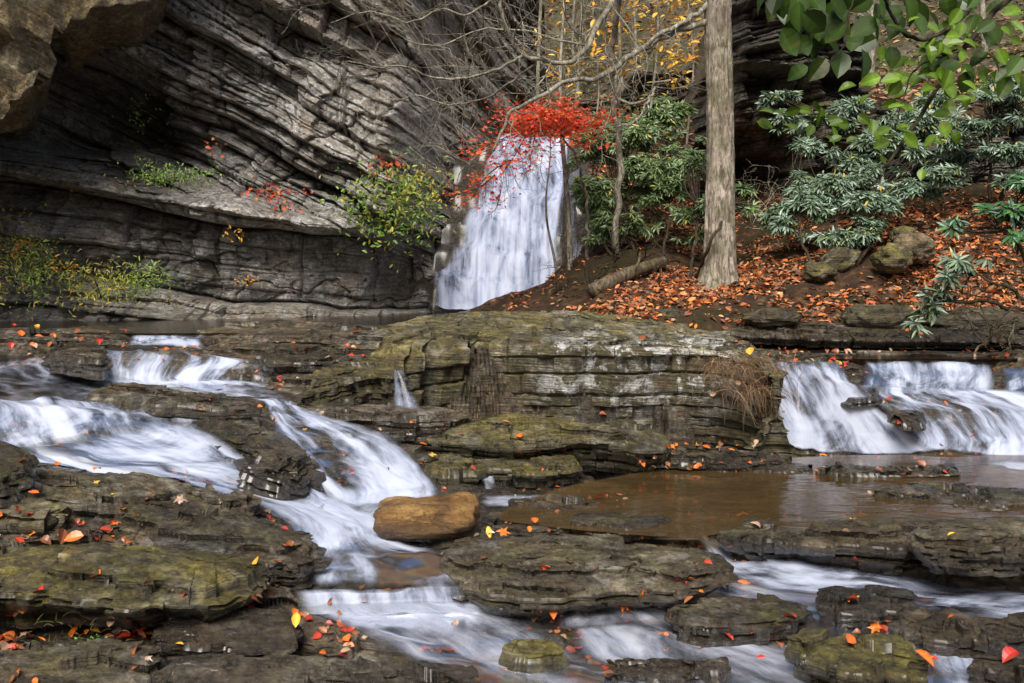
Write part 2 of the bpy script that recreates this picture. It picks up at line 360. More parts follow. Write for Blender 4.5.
# ------------------------------------------------------------------ terrain: feature lines (near to far)
def zl(*pts):      # (px, py, Z) on the visible ground
    return [(p, (ZC - z) * F / (y - HY), z) for p, y, z in pts]
LINES = [
    [(-400, .9, .25), (512, .9, -.02), (1400, .9, -.02)],
    zl((-200, 690, .2), (0, 690, .12), (250, 690, .04), (400, 690, -.02), (1024, 690, -.03)),
    zl((-200, 620, .25), (0, 625, .2), (200, 622, .10), (300, 612, .05), (460, 612, .03), (600, 640, 0), (700, 622, 0), (850, 612, .02), (1024, 606, .02)),
    zl((0, 600, .33), (200, 600, .17), (290, 590, .15), (460, 590, .15), (500, 603, .04), (700, 590, .03), (730, 580, .05), (850, 597, .03), (1024, 600, .03)),
    zl((0, 540, .45), (150, 540, .38), (250, 560, .22), (320, 548, .19), (430, 535, .19), (550, 545, .19), (700, 545, .17), (725, 550, .12), (850, 565, .08), (1024, 570, .08)),
    zl((0, 478, .60), (100, 482, .54), (200, 492, .42), (260, 515, .3), (320, 530, .23), (380, 512, .23), (440, 508, .23), (560, 510, .24), (610, 508, .21), (660, 505, .14), (700, 505, .13), (850, 505, .13), (1024, 500, .18)),
    zl((0, 463, .60), (100, 472, .54), (200, 478, .46), (260, 490, .36), (300, 500, .30), (340, 497, .28), (430, 490, .27), (500, 482, .275), (560, 478, .26), (620, 474, .2), (700, 468, .13), (850, 464, .15), (1024, 464, .2)),
    zl((0, 402, .90), (60, 405, .88), (130, 412, .84), (200, 432, .71), (235, 446, .62), (270, 412, .79), (300, 414, .78), (350, 430, .67), (400, 455, .48), (440, 472, .34), (500, 456, .28), (600, 452, .25), (760, 458, .18), (850, 453, .24), (1024, 455, .26)),
    zl((0, 382, .93), (100, 378, .88), (200, 378, .88), (265, 380, .88), (300, 390, .82), (400, 420, .55), (500, 440, .33), (600, 440, .32), (760, 440, .32), (800, 440, .35), (900, 432, .43), (1024, 438, .38)),
    zl((0, 362, 1.0), (90, 350, 1.10), (105, 345, 1.155), (200, 350, 1.13), (265, 360, 1.04), (300, 360, 1.04), (390, 350, 1.13), (500, 346, 1.15), (700, 346, 1.15), (770, 365, .99), (800, 364, .99), (850, 385, .84), (880, 388, .80), (950, 390, .78), (1024, 396, .73)),
    zl((0, 350, 1.08), (130, 343, 1.16), (200, 343, 1.16), (300, 348, 1.12), (400, 343, 1.17), (600, 340, 1.18), (750, 352, 1.05), (850, 362, .99), (1024, 362, .99)),
    zl((0, 335, 1.2), (130, 333, 1.215), (210, 333, 1.215), (300, 335, 1.2), (600, 331, 1.22), (750, 350, 1.01), (1024, 352, .99)),
    [(0, 13.3, 1.18), (430, 15.5, 1.18), (480, 14, 1.2), (540, 12.5, 1.2), (620, 11.2, 1.22), (740, 10.9, 1.0), (760, 11.1, .98), (1024, 11.2, .96)],
    [(0, 13.6, 1.18), (430, 15.8, 1.18), (480, 14.3, 1.28), (540, 12.8, 1.33), (620, 11.5, 1.36), (740, 11.1, 1.30), (760, 11.25, 1.33), (1024, 11.35, 1.36)],
    [(0, 17, 1.2), (430, 16, 1.2), (480, 15.5, 1.34), (520, 15.3, 1.50), (550, 15, 1.75), (565, 15, 2.0), (620, 14, 2.0), (718, 13, 1.72), (850, 13, 2.05), (1024, 12.5, 2.1)],
    [(0, 17.3, 1.2), (430, 16.3, 1.1), (480, 16.6, 1.1), (560, 16.8, 1.2), (578, 16.2, 2.4), (620, 15.5, 2.5), (718, 15, 2.1), (850, 15, 2.9), (1024, 15, 3.2)],
    [(0, 18, 1.2), (430, 17.3, 2.6), (500, 17.4, 2.7), (560, 17.6, 2.9), (578, 17, 3.5), (620, 17, 3.3), (718, 17, 2.8), (850, 17, 3.6), (1024, 17, 4.0)],
    [(0, 20, 3), (430, 18.4, 4.0), (480, 18.4, 4.15), (530, 18.5, 4.28), (572, 18.6, 4.3), (590, 18.8, 4.4), (620, 19, 4.4), (718, 19, 4.4), (850, 19, 5), (1024, 19, 5.2)],
    [(0, 25, 8), (430, 25, 4.8), (560, 25, 4.9), (600, 25, 6.2), (718, 25, 7.4), (850, 26, 7.6), (1024, 26, 8.3)],
    [(-400, 48, 26), (430, 48, 22), (600, 48, 23), (1400, 48, 26)],
    [(-400, 75, 45), (1400, 75, 45)],
]
def H_base(px, Y):
    px = np.asarray(px, dtype=np.float64); Y = np.asarray(Y, dtype=np.float64)
    prevY = None; Z = None
    for L in LINES:
        a = np.array(L); ly = np.interp(px, a[:, 0], a[:, 1]); lz = np.interp(px, a[:, 0], a[:, 2])
        if Z is None: Z = lz + 0 * Y
        else:
            ly = np.maximum(ly, prevY + .03)
            Z = Z + np.clip((Y - prevY) / (ly - prevY), 0, 1) * (lz - pz)
        prevY = ly; pz = lz
    return Z
_a12 = np.array(LINES[12])
def rockmask(px, Y):
    e = np.interp(px, _a12[:, 0], _a12[:, 1])
    return sstep(e + .15, e - .25, Y)
def H_smooth(px, Y):
    X = (px - CX) / F * Y
    k = np.clip(Y / 8, .6, 1.6)
    w1 = fbm(X * 1.4, Y * 1.4, 0, 3, 5); w2 = fbm(X * 1.6 + 9, Y * 1.6, 0, 3, 6)
    return H_base(px + w1 * 9, Y + w2 * .10 * k)
def terrace(H, s, sharp=.28):
    q = H / s; k = np.floor(q); f = q - k
    return (k + sstep(0, sharp, f)) * s
WM = None                     # where the water runs: the bed is worn lower and smoother there
def watermask(px, Y):
    if WM is None: return 0.0 * np.asarray(px, float)
    i = np.clip((np.asarray(px) + 120) / 4, 0, WM.shape[0] - 1.01); j = np.clip(np.log(np.asarray(Y) / 3.2) / .004, 0, WM.shape[1] - 1.01)
    i0 = i.astype(int); j0 = j.astype(int); a = i - i0; b = j - j0
    return (WM[i0, j0] * (1 - a) * (1 - b) + WM[i0 + 1, j0] * a * (1 - b) + WM[i0, j0 + 1] * (1 - a) * b + WM[i0 + 1, j0 + 1] * a * b) * (np.asarray(Y) < 11)
def riser_shift(q, r):
    "pull the foot of each step back under its lip"
    f = q - np.floor(q); f = np.where(f > .6, f - 1, f)
    return r * (np.exp(-((f + .02) / .07) ** 2) - .75 * np.exp(-((f - .17) / .08) ** 2))
def H_full(px, Y, shift=False):
    X = (px - CX) / F * Y
    H = H_smooth(px, Y); m = rockmask(px, Y)
    low = fbm(X * 1.1, Y * 1.3, 3, 4, 21); mid = fbm(X * 3.2, Y * 4.5, 1, 4, 31)
    wx = X + mid * .12; wy = Y + low * .15
    c1, e1 = cells(wx * 1.1, wy * 1.7, 61); c2, e2 = cells(wx * 3.1, wy * 4.6, 62)
    flat = sstep(9.6, 10.4, Y)
    hr = H + (low * .075 + mid * .03 + (c1 - .5) * .085 + (c2 - .5) * .03) * (1 - .7 * flat)
    tilt = X * .03 + Y * .02 + fbm(X * .8, Y * .8, 0, 2, 77) * .05
    q1 = (hr + tilt) / .085; q2 = (hr + tilt) / .024
    t1 = terrace(hr + tilt, .085, .10) - tilt
    t2 = terrace(hr + tilt, .024, .2) - tilt
    rock = hr * .1 + t1 * .5 + t2 * .4 - .03 + fbm(X * 12, Y * 14, 0, 3, 91) * .006 - .012 * (1 - sstep(0, .05, e2)) 
    wm = watermask(px, Y)
    rock = rock * (1 - .55 * wm) + (H - .02 + mid * .02) * .55 * wm - .03 * wm
    dY = (1 - .7 * wm) * (riser_shift(q1, .050) + riser_shift(q2, .014)) * m * (1 - flat)
    soil = H + fbm(X * .9, Y * .9, 0, 5, 41) * .14 + fbm(X * 4, Y * 4, 0, 4, 44) * .06
    far = sstep(18, 30, Y)
    soil = soil + far * fbm(X * .3, Y * .3, 0, 4, 47) * 1.2
    # bedrock steps under the waterfall
    fm = sstep(415, 445, px) * sstep(590, 572, px) * sstep(15.9, 16.5, Y) * sstep(20, 19, Y)
    fl = terrace(H + low * .25 + X * .1, .55, .55) - X * .1 + mid * .05
    soil = soil * (1 - fm) + (fl * .6 + H * .4) * fm
    out = rock * m + soil * (1 - m)
    return (out, dY) if shift else out

# table used to find the ground point seen at a pixel
_tp = np.arange(-260, 1300, 2.0); _ty = 2.0 * (13.0 ** np.linspace(0, 1, 1500))
_TP, _TY = np.meshgrid(_tp, _ty, indexing='ij')
_TH = H_smooth(_TP, _TY) + 0.0
_TPY = np.minimum.accumulate(HY + (ZC - _TH) / _TY * F, axis=1)
def hit(px, py):
    "distance of the visible ground at pixels"
    px = np.asarray(px, float); py = np.asarray(py, float)
    i = np.clip((px - _tp[0]) / 2, 0, len(_tp) - 1.001); i0 = i.astype(int)
    out = np.zeros(px.shape)
    fl = [a.ravel() for a in np.broadcast_arrays(i, py)]
    res = np.empty(len(fl[0]))
    for n in range(len(res)):
        a = int(fl[0][n]); t = fl[0][n] - a
        y0 = np.interp(-fl[1][n], -_TPY[a], _ty); y1 = np.interp(-fl[1][n], -_TPY[a + 1], _ty)
        res[n] = y0 * (1 - t) + y1 * t
    return res.reshape(i.shape)

def build_terrain():
    cols = np.concatenate([np.arange(-340, -20, 5.0), np.arange(-20, 1045, 1.35), np.arange(1045, 1400, 5.0)])
    def strip(name, ys, mat, label_kind, sub=1):
        c = cols[::sub]
        PX, YY = np.meshgrid(c, ys, indexing='ij')
        H, dY = H_full(PX, YY, True); X = (PX - CX) / F * YY
        V = np.stack([X, YY + dY, H], -1).reshape(-1, 3)
        lay = V.copy(); lay[:, 2] = V[:, 2] + .03 * V[:, 0]
        Hs = H_smooth(PX, YY)
        wet = np.clip(.3 + 1.0 * fbm(X * .8, YY * .8, 0, 3, 55) + .6 * watermask(PX, YY) + ((YY > 14.9) & (PX < 600)), 0, 1).ravel(); bk, _ = cells(X * 2.4, YY * 3.3, 63); bk = bk.ravel()
        moss = (fbm(X * .5, YY * .5, 0, 3, 56) * .8).ravel()
        fx = grid_faces(len(c), len(ys))
        mi = None; mats = mat
        if isinstance(mat, list):
            m = rockmask(PX, YY)
            fm = (PX > 415) & (PX < 582) & (YY > 16) & (YY < 20)
            cell = ((m < .5) & ~fm & ~((PX < 600) & (YY > 15.6)) & ~(PX < 470))[:-1, :-1].ravel(); mi = cell.astype(np.int32)
        me = mesh_np(name, V, fx[:, ::1], mats, dict(lay=lay, wet=wet, moss=moss, blk=bk), True, mat_idx=mi, sharp=38)
        o = link(name, me); tag(o, kind='structure'); return o
    ys = np.concatenate([np.geomspace(.9, 3.2, 40)[:-1], np.geomspace(3.2, 11.6, 760)[:-1], np.geomspace(11.6, 22, 330)])
    strip('riverbed', ys, [M['bed'], M['soil']], 's')
    strip('hillside', np.geomspace(21.99, 75, 150), M['hill'], 's', 3)
# (terrain is built once the courses of water are known)

# ------------------------------------------------------------------ stratified slabs
def resample_closed(P, n):
    P = np.asarray(P, float); Q = np.vstack([P, P[:1]])
    # Catmull-Rom then uniform arc length
    m = len(P); pts = []
    for i in range(m):
        p0, p1, p2, p3 = P[i - 1], P[i], P[(i + 1) % m], P[(i + 2) % m]
        for t in np.linspace(0, 1, 24, endpoint=False):
            pts.append(.6 * (p1 + (p2 - p1) * t) + .4 * .5 * ((2 * p1) + (-p0 + p2) * t + (2 * p0 - 5 * p1 + 4 * p2 - p3) * t * t + (-p0 + 3 * p1 - 3 * p2 + p3) * t**3))
    C = np.array(pts); C = np.vstack([C, C[:1]])
    d = np.concatenate([[0], np.cumsum(np.linalg.norm(np.diff(C[:, :2], axis=0), axis=1))])
    u = np.linspace(0, d[-1], n, endpoint=False)
    return np.stack([np.interp(u, d, C[:, k]) for k in range(C.shape[1])], 1), d[-1]

ROCKS = []
def slab(name, label, cat, pts, thick, mat='slab', undercut=.06, rough=.035, seed=0, n=520, moss=0, wet=.2, bed=(.02, .06),
         topstep=.028, group=None, edge_noise=.085, dome=None, dip=.03, sidewet=.65, lich=None, foot=0.0, rnd=.012, res=.011):
    """pts: (px,py,Z) outline of the top face as seen; the sides fall `thick` metres through thin beds"""
    W = [list(PZ(*p)) for p in pts]
    C, per = resample_closed(W, n)
    cen = C.mean(0)
    # signed area -> outward normals
    xy = C[:, :2]; nx = np.roll(xy, -1, 0) - np.roll(xy, 1, 0)
    area = .5 * np.sum(xy[:, 0] * np.roll(xy[:, 1], -1) - np.roll(xy[:, 0], -1) * xy[:, 1])
    if area < 0: C = C[::-1]; xy = C[:, :2]; nx = np.roll(xy, -1, 0) - np.roll(xy, 1, 0)
    N = np.stack([nx[:, 1], -nx[:, 0]], 1); N /= np.linalg.norm(N, axis=1)[:, None] + 1e-9
    # broken outline
    e = fbm(C[:, 0] * 2.2, C[:, 1] * 2.2, seed, 5, seed + 3, .6) * edge_noise
    ca, _ = cells(C[:, 0] * 3.2, C[:, 1] * 3.2, seed + 71)
    cb, _ = cells(C[:, 0] * 8.5, C[:, 1] * 8.5, seed + 72)
    e = e * 1.3 + (ca - .5) * edge_noise * 1.5 + (cb - .5) * edge_noise * .5
    e = np.convolve(np.concatenate([e[-2:], e, e[:2]]), np.ones(5) / 5, 'valid')
    if n > 900: e = np.convolve(np.concatenate([e[-4:], e, e[:4]]), np.ones(9) / 9, 'valid')
    C[:, :2] += N * e[:, None]
    # spine
    d = xy - cen[:2]; cov = np.cov(d.T); w, v = np.linalg.eigh(cov); ax = v[:, 1]
    half = np.abs(d @ ax).max() * .72
    def spine(p):
        t = np.clip((p - cen[:2]) @ ax, -half, half)
        return cen[:2] + t[:, None] * ax
    S = spine(C[:, :2])
    # spine height: average of the outline heights near it
    zt = np.poly1d(np.polyfit((C[:, :2] - cen[:2]) @ ax, C[:, 2], 1)) if len(pts) > 3 else (lambda t: cen[2])
    Sz = zt((S - cen[:2]) @ ax)
    size = np.median(np.linalg.norm(C[:, :2] - S, axis=1))
    if dome is None: dome = float(np.clip(size * .16, .010, .055))
    C[:, 2] -= dome * .45
    r = random.Random(seed * 13 + 5)
    # beds down the side
    zs = []; off = []; z = 0; k = 0
    ns = max(6, int(thick / res))
    T = np.linspace(0, thick, ns)
    bounds = [0]
    while bounds[-1] < thick: bounds.append(bounds[-1] + r.uniform(*bed))
    bounds = np.array(bounds); kb = np.clip(np.searchsorted(bounds, T, side='right') - 1, 0, len(bounds) - 2)
    fb = (T - bounds[kb]) / (bounds[kb + 1] - bounds[kb])
    U = np.arange(n)
    side = []
    KB = np.broadcast_to(kb[None, :], (n, ns)); 
    cx_, cy_ = C[:, 0][:, None], C[:, 1][:, None]
    # bed boundaries wander along the face
    wob = fbm(cx_ * .9, cy_ * .9, 0, 3, seed + 50) * .05 + (cx_ - cen[0]) * dip
    TT = T[None, :] + wob
    KB = np.searchsorted(bounds, np.clip(TT, 0, thick + .2), side='right') - 1
    KB = np.clip(KB, 0, len(bounds) - 2)
    FB = np.clip((TT - bounds[KB]) / (bounds[KB + 1] - bounds[KB]), 0, 1)
    o1 = (rnd1(KB, seed + 1) - .5) * 2
    o2 = vnoise(cx_ * 2.6 + KB * 7.3, cy_ * 2.6, KB * 3.1, seed + 2)
    o3 = fbm(cx_ * 8 + KB * 3.7, cy_ * 8, KB * 1.7, 3, seed + 4)
    big = fbm(cx_ * 1.3, cy_ * 1.3, T[None, :] * 2, 3, seed + 9)
    o4, _ = cells(cx_ * 4.5 + KB * 5.17, cy_ * 4.5 + KB * 1.3, seed + 6)
    OFF = rough * (o1 * .55 + o2 * .6 + o3 * .4 + (o4 - .5) * 1.7) + big * rough * 1.2
    OFF -= rough * 1.0 * sstep(.80, .95, FB)                      # crack under each bed
    OFF -= undercut * sstep(0, 1, T[None, :] / thick)
    OFF += foot * (T[None, :] / thick)
    OFF -= (rnd + .004) * np.exp(-T[None, :] / .012)
    ZZ = C[:, 2][:, None] - T[None, :]
    side_xyz = np.stack([C[:, 0][:, None] + N[:, 0][:, None] * OFF, C[:, 1][:, None] + N[:, 1][:, None] * OFF, ZZ], -1)
    # top, from the rim to the spine
    nt = int(np.clip(size / .009, 16, 110))
    s_ = np.linspace(0, 1, nt + 1)[1:]
    Rm = side_xyz[:, 0, :2][:, None, :]
    TX = Rm * (1 - s_)[None, :, None] + S[:, None, :] * s_[None, :, None]
    tz = C[:, 2][:, None] * (1 - s_)[None, :] + Sz[:, None] * s_[None, :]
    h = fbm(TX[..., 0] * 1.6, TX[..., 1] * 2.0, seed, 4, seed + 20)
    h2 = fbm(TX[..., 0] * 6, TX[..., 1] * 7, seed, 3, seed + 24)
    c1, _ = cells(TX[..., 0] * 2.2 + h * .3, TX[..., 1] * 3.2 + h2 * .2, seed + 21); c2, _ = cells(TX[..., 0] * 6 + h2 * .4, TX[..., 1] * 8, seed + 22)
    raw = h * topstep * 2.0 + h2 * topstep * .35 + TX[..., 0] * .02 + (c1 - .5) * topstep * 1.6 + (c2 - .5) * topstep * .5 + dome * np.sin(s_ * np.pi / 2)[None, :] ** .8
    big = topstep * 1.9; tr = terrace(raw, big, .10); tr2 = terrace(raw, topstep * .42, .22)
    am = .5 + .5 * sstep(-.2, .3, fbm(TX[..., 0] * 1.3, TX[..., 1] * 1.3, 4, 3, seed + 26))
    dz = (tr * .62 + tr2 * .30 * am + raw * (.08 + .30 * (1 - am)) - TX[..., 0] * .02) + fbm(TX[..., 0] * 11, TX[..., 1] * 15, 0, 4, seed + 28, .65) * .010
    dz = dz - dz[:, 0].mean()
    tz = tz + dz * sstep(0, .05, s_)[None, :]
    ysh = (riser_shift(raw / big, .034) + riser_shift(raw / topstep / .42, .010) * am) * sstep(.04, .16, s_)[None, :] * sstep(1, .9, s_)[None, :]
    rv = S[:, None, :] - Rm; rv = rv / (np.linalg.norm(rv, axis=2, keepdims=True) + 1e-9)
    TX = TX + ysh[..., None] * rv
    top_xyz = np.concatenate([TX, tz[..., None]], -1)[:, ::-1]
    V = np.concatenate([top_xyz, side_xyz], 1)
    nv = V.shape[1]
    Vf = V.reshape(-1, 3)
    lay = Vf.copy(); lay[:, 2] += Vf[:, 0] * dip
    tt = np.concatenate([np.zeros((n, nt)), np.broadcast_to(T[None, :] / thick, (n, ns))], 1).ravel()
    mossa = moss + fbm(Vf[:, 0] * .9, Vf[:, 1] * .9, 0, 3, seed + 31) * .7 - tt * .3
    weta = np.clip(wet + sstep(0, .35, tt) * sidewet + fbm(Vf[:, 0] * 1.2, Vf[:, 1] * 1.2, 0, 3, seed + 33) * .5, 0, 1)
    org = (cen[0], cen[1], cen[2] - thick)
    bt, _ = cells(TX[..., 0] * 2.6 + h * .4, TX[..., 1] * 3.6, seed + 23)
    blk = np.concatenate([bt[:, ::-1], .25 * bt[:, :1] + .75 * rnd1(KB, seed + 5) * .6 + .3 * o4], 1).ravel()
    at = dict(lay=lay, moss=mossa, wet=weta, blk=np.clip(blk, 0, 1))
    if lich:
        ppx = CX + Vf[:, 0] / Vf[:, 1] * F; ppz = HY - (Vf[:, 2] - ZC) / Vf[:, 1] * F; la = np.zeros(len(Vf))
        for (a_, b_, c_, d_) in lich: la = np.maximum(la, np.exp(-((ppx - a_) / c_) ** 2 - ((ppz - b_) / d_) ** 2))
        at['lich'] = np.clip(la * 1.5, 0, 1)
    me = mesh_np(name, Vf, grid_faces(n, nv, True), M[mat], at, True, origin=org, sharp=34)
    o = link(name, me, loc=org)
    tag(o, label, cat, group)
    ROCKS.append(o)
    return o

def build_slabs():
    S = slab
    # big lichen ledge in the middle
    S('rock_ledge', 'huge thick rock ledge with pale lichen patches on its face, mid creek', 'rock ledge',
      [(372,349,1.13),(400,354,1.13),(440,348,1.16),(500,342,1.19),(560,343,1.19),(620,345,1.18),(680,346,1.17),(730,352,1.13),(764,366,1.03),(778,372,1.0),(770,352,1.08),(735,335,1.2),(680,324,1.30),(620,314,1.40),(560,310.5,1.44),(480,310,1.44),(420,315,1.38),(380,327,1.26),(350,340,1.18)],
        .86, 'ledge', undercut=.16, rough=.042, sidewet=.15, lich=[(640,375,80,34),(590,350,50,16),(560,385,22,14),(700,350,40,14)], seed=3, n=1100, moss=.1, wet=-.1, dome=.03, bed=(.07,.22), topstep=.035, edge_noise=.10, dip=.05, rnd=.05)
    # thin ledges stacked at the left of it
    S('rock_ledge', 'flat brown ledge lying between the two short upper falls and the huge lichen ledge', 'rock ledge',
      [(204,333,1.21),(250,336,1.20),(320,338,1.195),(380,342,1.18),(400,345,1.17),(400,330,1.24),(330,324,1.26),(250,323,1.25),(210,327,1.225)], .16, 'slab', undercut=.05, seed=5, n=600, wet=.2, rough=.025)
    S('rock_ledge', 'leaf strewn ledge just right of the short curtain falls and under the thin brown ledge', 'rock ledge',
      [(262,357,1.07),(300,360,1.06),(350,358,1.065),(400,357,1.07),(410,352,1.09),(390,348,1.11),(320,347,1.12),(270,349,1.10)], .20, 'dark_slab', undercut=.06, seed=6, n=520, wet=.4, rough=.03)
    S('rock_block', 'dark mossy block beside the small trickle left of the huge lichen ledge', 'rock',
      [(306,390,.88),(340,378,.95),(372,372,.98),(398,374,.98),(402,366,1.0),(360,360,1.04),(320,370,1.0)], .34, 'slab_moss', undercut=-.02, seed=7, n=420, moss=.3, wet=.4, rough=.05, edge_noise=.07)
    S('rock_ledge', 'flat grey shelf above the slanting cascade and below the little trickle', 'rock ledge',
      [(300,412,.72),(350,416,.71),(410,420,.68),(455,418,.68),(470,411,.70),(430,405,.74),(350,403,.78),(305,405,.78)], .16, 'slab', undercut=.06, seed=8, n=480, wet=.2, rough=.03)
    S('rock_ledge', 'long mossy ledge at the foot of the huge lichen ledge above the amber pool', 'rock ledge',
      [(372,430,.58),(420,436,.56),(470,440,.53),(530,443,.51),(590,440,.52),(640,446,.48),(668,444,.47),(655,428,.55),(600,420,.60),(520,418,.62),(440,419,.63),(390,422,.63)], .25, 'slab_moss', undercut=.18, seed=9, n=760, moss=.25, wet=.1, rough=.045, bed=(.02,.07), edge_noise=.08)
    S('rock_ledge', 'low ragged ledge with mossy tufts just behind the tan boulder', 'rock ledge',
      [(398,466,.36),(440,474,.34),(480,474,.34),(500,468,.35),(548,470,.33),(580,464,.33),(570,456,.38),(500,455,.40),(440,456,.40),(405,459,.40)], .16, 'slab_moss', undercut=.05, seed=10, n=560, moss=.1, wet=.3, rough=.035)
    S('rock_ledge', 'leafy thin ledge at the left head of the amber pool below the dry grass clump', 'rock ledge',
      [(640,461,.33),(700,463,.325),(750,460,.335),(775,457,.34),(770,450,.38),(710,449,.40),(650,450,.40)], .12, 'dark_slab', undercut=.06, seed=11, n=480, wet=.4, rough=.025)
    # right-hand ledges
    S('rock_ledge', 'long dark undercut ledge damming the amber pool on the right', 'rock ledge',
      [(722,530,.27),(760,538,.275),(820,541,.285),(880,543,.29),(940,541,.30),(985,540,.31),(1040,534,.33),(1100,530,.33),(1110,515,.34),(1030,517,.34),(960,519,.31),(900,522,.285),(820,522,.275),(760,521,.27)], .30, 'dark_slab', undercut=.26, seed=12, n=820, moss=.35, wet=.25, rough=.045, bed=(.03,.09), edge_noise=.06)
    S('rock_slab', 'pale brown tilted slab lying on the right end of the long dark ledge', 'rock',
      [(930,540,.36),(980,546,.37),(1020,546,.38),(1070,542,.38),(1090,526,.40),(1030,522,.41),(980,522,.40),(945,527,.38)], .16, 'slab', undercut=.05, seed=13, n=480, moss=.3, wet=-.1, rough=.03, dip=-.08)
    S('rock_ledge', 'narrow dark bar with red leaves across the back of the amber pool', 'rock ledge',
      [(815,472,.285),(880,474,.285),(940,472,.29),(965,469,.30),(950,464,.31),(880,464,.31),(830,467,.30)], .10, 'dark_slab', undercut=.02, seed=14, n=420, wet=.5, rough=.02)
    S('rock_slab', 'low wet slab breaking the amber pool surface in front of the right falls', 'rock',
      [(745,470,.265),(790,474,.265),(820,472,.265),(815,463,.28),(780,461,.28),(752,463,.27)], .06, 'dark_slab', undercut=.01, seed=15, n=320, wet=.6, rough=.012)
    S('rock_slab', 'flat wet shelf in the pool behind the right end of the dark ledge', 'rock',
      [(870,493,.28),(930,500,.275),(990,504,.28),(1040,502,.29),(1040,488,.31),(980,482,.32),(920,483,.30),(880,487,.29)], .08, 'dark_slab', undercut=.01, seed=16, n=420, wet=.5, rough=.02)
    S('rock_ledge', 'dark ledge wedged between the two right hand falls', 'rock ledge',
      [(842,386,.80),(856,394,.75),(874,392,.77),(868,380,.85),(860,370,.92),(846,365,.96),(832,366,.955),(832,374,.90)], .10, 'dark_slab', undercut=-.05, seed=17, n=380, wet=.6, rough=.04)
    S('rock_slab', 'small dark rock parting the white water below the right falls', 'rock',
      [(888,413,.61),(903,420,.57),(920,420,.57),(924,413,.61),(908,409,.63)], .08, 'dark_slab', undercut=-.03, seed=18, n=220, wet=.7, rough=.02)
    S('rock_ledge', 'long shelf overhanging the dark slack water at the foot of the leafy slope', 'rock ledge',
      [(742,333,1.17),(800,336,1.15),(880,338,1.14),(960,339,1.14),(1060,342,1.13),(1120,343,1.13),(1120,325,1.22),(1000,322,1.24),(880,320,1.26),(780,320,1.26),(742,324,1.24)], .09, 'dark_slab', undercut=.10, seed=40, n=900, wet=.1, rough=.06, edge_noise=.16)
    # centre foreground
    S('rock_ledge', 'broad wet ledge with mossy lip in the centre foreground in front of the tan boulder', 'rock ledge',
      [(462,584,.19),(500,590,.175),(560,592,.17),(620,588,.185),(680,586,.19),(716,576,.20),(728,560,.20),(700,546,.215),(650,540,.235),(590,532,.245),(540,526,.25),(490,530,.245),(450,540,.235),(430,556,.21),(440,572,.20)], .17, 'slab', undercut=.14, seed=19, n=1000, moss=.1, wet=.15, rough=.03, bed=(.015,.045), edge_noise=.05, topstep=.02)
    S('rock_slab', 'thin rock plate with red leaves at the edge of the amber pool', 'rock',
      [(575,522,.262),(620,528,.26),(650,526,.26),(662,518,.27),(630,513,.275),(590,514,.27)], .06, 'dark_slab', undercut=.02, seed=20, n=320, wet=.4, rough=.015)
    S('rock_slab', 'submerged brown shelf edge left of the amber pool', 'rock',
      [(500,506,.262),(545,512,.258),(590,509,.26),(600,502,.265),(560,498,.27),(515,499,.268)], .05, 'dark_slab', undercut=.01, seed=21, n=300, wet=.5, rough=.012)
    # lower right foreground
    S('rock_slab', 'dark layered rock with a star of orange leaves left of the lower channel', 'rock',
      [(668,612,.10),(710,622,.09),(760,624,.09),(800,616,.09),(815,604,.10),(780,594,.12),(730,590,.13),(690,592,.12)], .13, 'dark_slab', undercut=.03, seed=22, n=520, moss=.1, wet=.35, rough=.03, edge_noise=.05)
    S('rock_slab', 'small rock with an orange and yellow leaf below the lower channel', 'rock',
      [(822,602,.09),(850,608,.09),(890,606,.09),(905,598,.10),(880,590,.12),(845,589,.12)], .09, 'dark_slab', undercut=.02, seed=23, n=320, wet=.4, rough=.025)
    S('rock_slab', 'flat dark slab with scattered orange leaves near the right edge', 'rock',
      [(885,622,.07),(930,634,.07),(990,636,.07),(1030,630,.07),(1040,618,.09),(980,612,.10),(920,604,.11),(895,610,.09)], .11, 'dark_slab', undercut=.03, seed=24, n=480, wet=.4, rough=.03)
    S('rock_slab', 'mossy tan rock with red leaves at the bottom right of the creek', 'rock',
      [(800,652,.09),(850,664,.09),(900,674,.09),(930,676,.09),(935,656,.11),(900,636,.13),(850,628,.13),(810,634,.12)], .14, 'slab_moss', undercut=.03, seed=25, n=460, moss=.1, wet=.2, rough=.035)
    S('rock_slab', 'wet plate strewn with red leaves in the bottom right corner', 'rock',
      [(975,668,.06),(1010,680,.06),(1060,684,.06),(1060,650,.09),(1010,644,.09),(980,652,.08)], .10, 'dark_slab', undercut=.02, seed=26, n=320, wet=.3, rough=.03)
    S('rock_slab', 'small mossy green stone in the white water at bottom centre', 'rock',
      [(508,650,.03),(530,654,.025),(552,650,.03),(548,643,.045),(525,641,.05),(512,644,.045)], .07, 'slab_moss', undercut=-.01, seed=27, n=300, moss=.5, wet=.1, rough=.02)
    S('rock_slab', 'flat wet rock shelf along the bottom centre edge', 'rock',
      [(150,700,.08),(300,712,.06),(420,706,.05),(478,690,.05),(470,672,.08),(400,662,.10),(300,650,.13),(200,652,.14),(150,670,.12)], .13, 'slab', undercut=.03, seed=28, n=760, wet=.45, rough=.03, bed=(.012,.035))
    S('rock_slab', 'low brown plate awash beside the white water at bottom right centre', 'rock',
      [(600,668,.03),(660,676,.025),(720,672,.03),(730,656,.045),(680,648,.055),(620,652,.05)], .08, 'slab', undercut=.0, seed=29, n=400, wet=.6, rough=.02)
